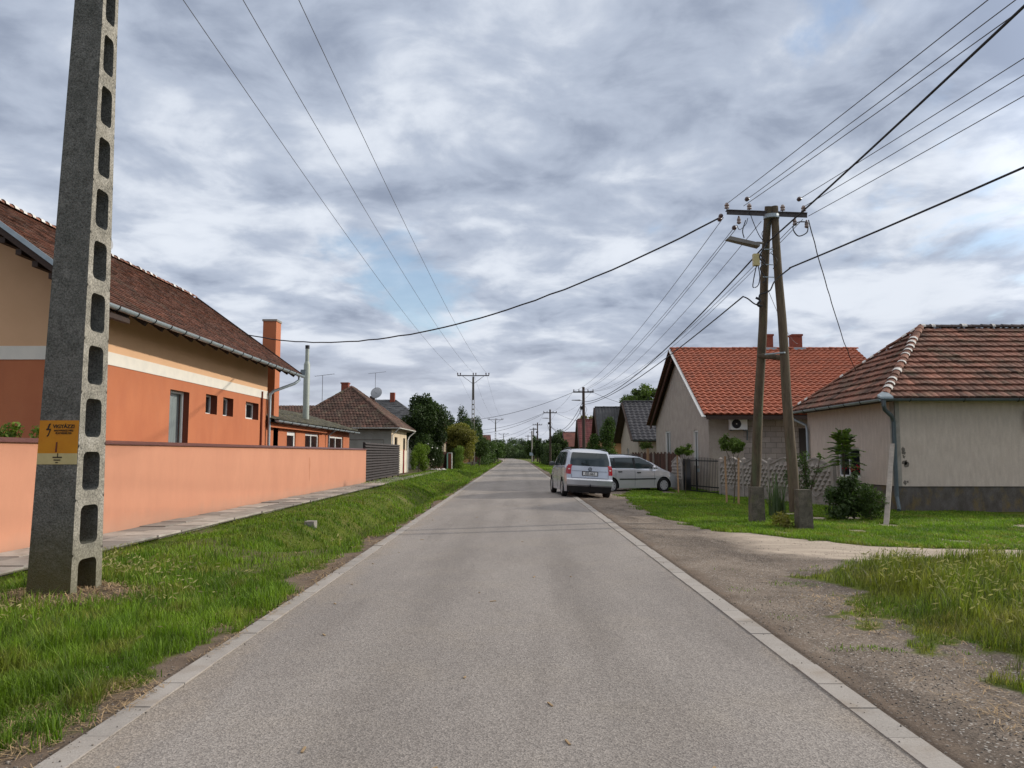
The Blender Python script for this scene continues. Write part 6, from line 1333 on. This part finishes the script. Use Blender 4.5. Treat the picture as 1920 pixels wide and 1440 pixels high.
    blades('gravel_weeds','small green weeds creeping into the gravel',px,py,.015+.035*g.random(n),.007*np.ones(n),1.3,18,'grass_blade')
    # far roadside grass
    px,py,g=scatter(60000,-8,-2.6,40,150,10,lambda x,y: .9*ss(.3,.8,masks(x,y)[0])); blades('far_verge_grass','grass along the far left verge',px,py,.06+.10*g.random(len(px)),.03*py/60,1.,19,'grass_blade')
    px,py,g=scatter(40000,2.7,8,44,150,11,lambda x,y: .9*ss(.3,.8,masks(x,y)[0])); blades('far_right_grass','grass along the far right verge',px,py,.06+.10*g.random(len(px)),.03*py/60,1.,20,'grass_blade',tshift=.1)
all_grass()
def litter():
    def bits(name,label,n,x0,x1,y0,y1,seed,dens,L,w,m):
        px,py,g=scatter(n,x0,x1,y0,y1,seed,dens); n=len(px); a=g.random(n)*6.28; l=L*g.uniform(.3,1.2,n); d=np.stack([np.cos(a)*l/2,np.sin(a)*l/2,g.normal(size=n)*.15*l],-1); s=np.stack([-np.sin(a)*w,np.cos(a)*w,np.zeros(n)],-1)*np.maximum(1,py/6)[:,None]; C=np.stack([px,py,np.where((px>KL0-.02)&(px<KR1+.02),.014,gz(px,py)+.012)+.012*g.random(n)],-1)
        V=np.stack([C-d-s,C+d-s,C+d+s,C-d+s],1).reshape(-1,3); o=npmesh(name,V,np.arange(n*4).reshape(n,4),None,np.repeat(g.random(n),4),[m]); tag(o,label,'straw' if 'straw' in name else 'debris',kind='stuff')
    bits('dry_straw','dry straw clippings along the left kerb',13000,-3.35,-2.40,3,40,21,lambda x,y: ss(.42,.62,fbm(x*2.5,y*1.5,7,3))*(1-ss(-2.95,-3.3,x)*.8),.07,.0022,'straw')
    bits('pole_straw','dry straw around the concrete pole base',5000,-6.3,-4.1,8.0,10.3,22,lambda x,y: 1-ss(.6,1.05,np.hypot(x+5.2,y-9.1)),.10,.003,'straw')
    bits('verge_straw','dry grass bits lying in the left verge',14000,-6.6,-3.,4,30,23,lambda x,y: ss(.55,.68,fbm(x*.8,y*.8,99,3))*.7,.06,.0025,'straw')
    bits('lawn_straw','dry grass wisps lying on the right lawn',16000,3.6,14,14,34,25,lambda x,y: masks(x,y)[3]*ss(.48,.62,fbm(x*.9,y*1.4,55,3)),.08,.003,'straw')
    bits('grass_edge_straw','yellow dry grass at the edge of the tall grass',24000,2.8,7.5,3.4,13,24,lambda x,y: np.exp(-((x-np.interp(y,TE[:,0],TE[:,1])-.15)/.45)**2)*ss(.38,.6,fbm(x*1.6,y*1.6,12,3)),.07,.0025,'straw')
    # stones
    def stones(name,label,n,x0,x1,y0,y1,seed,dens,r0,r1,m='stone_grey'):
        px,py,g=scatter(n,x0,x1,y0,y1,seed,dens); n=len(px); r=r0+(r1-r0)*g.random(n)**4; base=np.array([(1,0,0),(-1,0,0),(0,1,0),(0,-1,0),(0,0,.8),(0,0,-.8)],float)
        V=(base[None]*g.uniform(.6,1.2,(n,6,1)))*r[:,None,None]; a=g.random(n)*6.28; ca,sa=np.cos(a)[:,None],np.sin(a)[:,None]; X=V[:,:,0]*ca-V[:,:,1]*sa; Y=V[:,:,0]*sa+V[:,:,1]*ca
        z=np.where((px>KL0-.02)&(px<KR1+.02),.010,gz(px,py)); V=np.stack([X+px[:,None],Y+py[:,None],V[:,:,2]+(z+r*.2)[:,None]],-1).reshape(-1,3); f=np.array([(0,2,4),(2,1,4),(1,3,4),(3,0,4),(2,0,5),(1,2,5),(3,1,5),(0,3,5)]); F=(f[None]+np.arange(n)[:,None,None]*6).reshape(-1,3); o=npmesh(name,V,None,F,np.repeat(g.random(n),6),[m]); tag(o,label,'gravel',kind='stuff')
    stones('gravel_stones','loose grey gravel on the right shoulder',70000,2.12,6.5,2.8,20,31,lambda x,y: (1-.95*masks(x,y)[4])*(1-masks(x,y)[3])*(.2+.8*ss(.4,.6,fbm(x*1.5,y*1.5,3,3)))*np.where(x<2.3,.12,1),.002,.011)
    stones('soil_pebbles','small pebbles in the bare strip beside the left kerb',11000,-3.2,-2.25,3,22,32,lambda x,y: np.where(x>-2.46,.12,.8),.002,.011)
    r=random.Random(9); mb=MB()
    for k in range(26):
        x=r.uniform(-2.1,1.9); y=3.5+r.random()**1.5*22; a=r.uniform(0,3.14); l=r.uniform(.01,.04); mb.obox((x,y,.006),(math.cos(a)*l,math.sin(a)*l,0),(-math.sin(a)*.006,math.cos(a)*.006,0),(0,0,.003))
    o=single('road_litter',mb,'straw','tiny dry twigs and leaf bits lying on the asphalt','debris',(0,0,0),kind='stuff')
    mb=MB(); mb.box(-5.22,-4.98,19.2,19.5,-.40,-.075); single('drain_slab',mb,'concrete','small pale concrete block in the left verge ditch','concrete block',(-5.1,19.35,-.1))
litter()
def far_sign():
    t=thing('road_sign','small pale blue sign on a post beside the far road','sign',(2.9,138,0)); m=MB(); m.tube([(2.9,138,-.1),(2.9,138,5.6)],.13,8); part('post',m,'concrete',t); m=MB(); m.box(2.45,3.3,137.8,137.86,1.2,1.75); part('panel',m,'sign_blue',t)
far_sign()
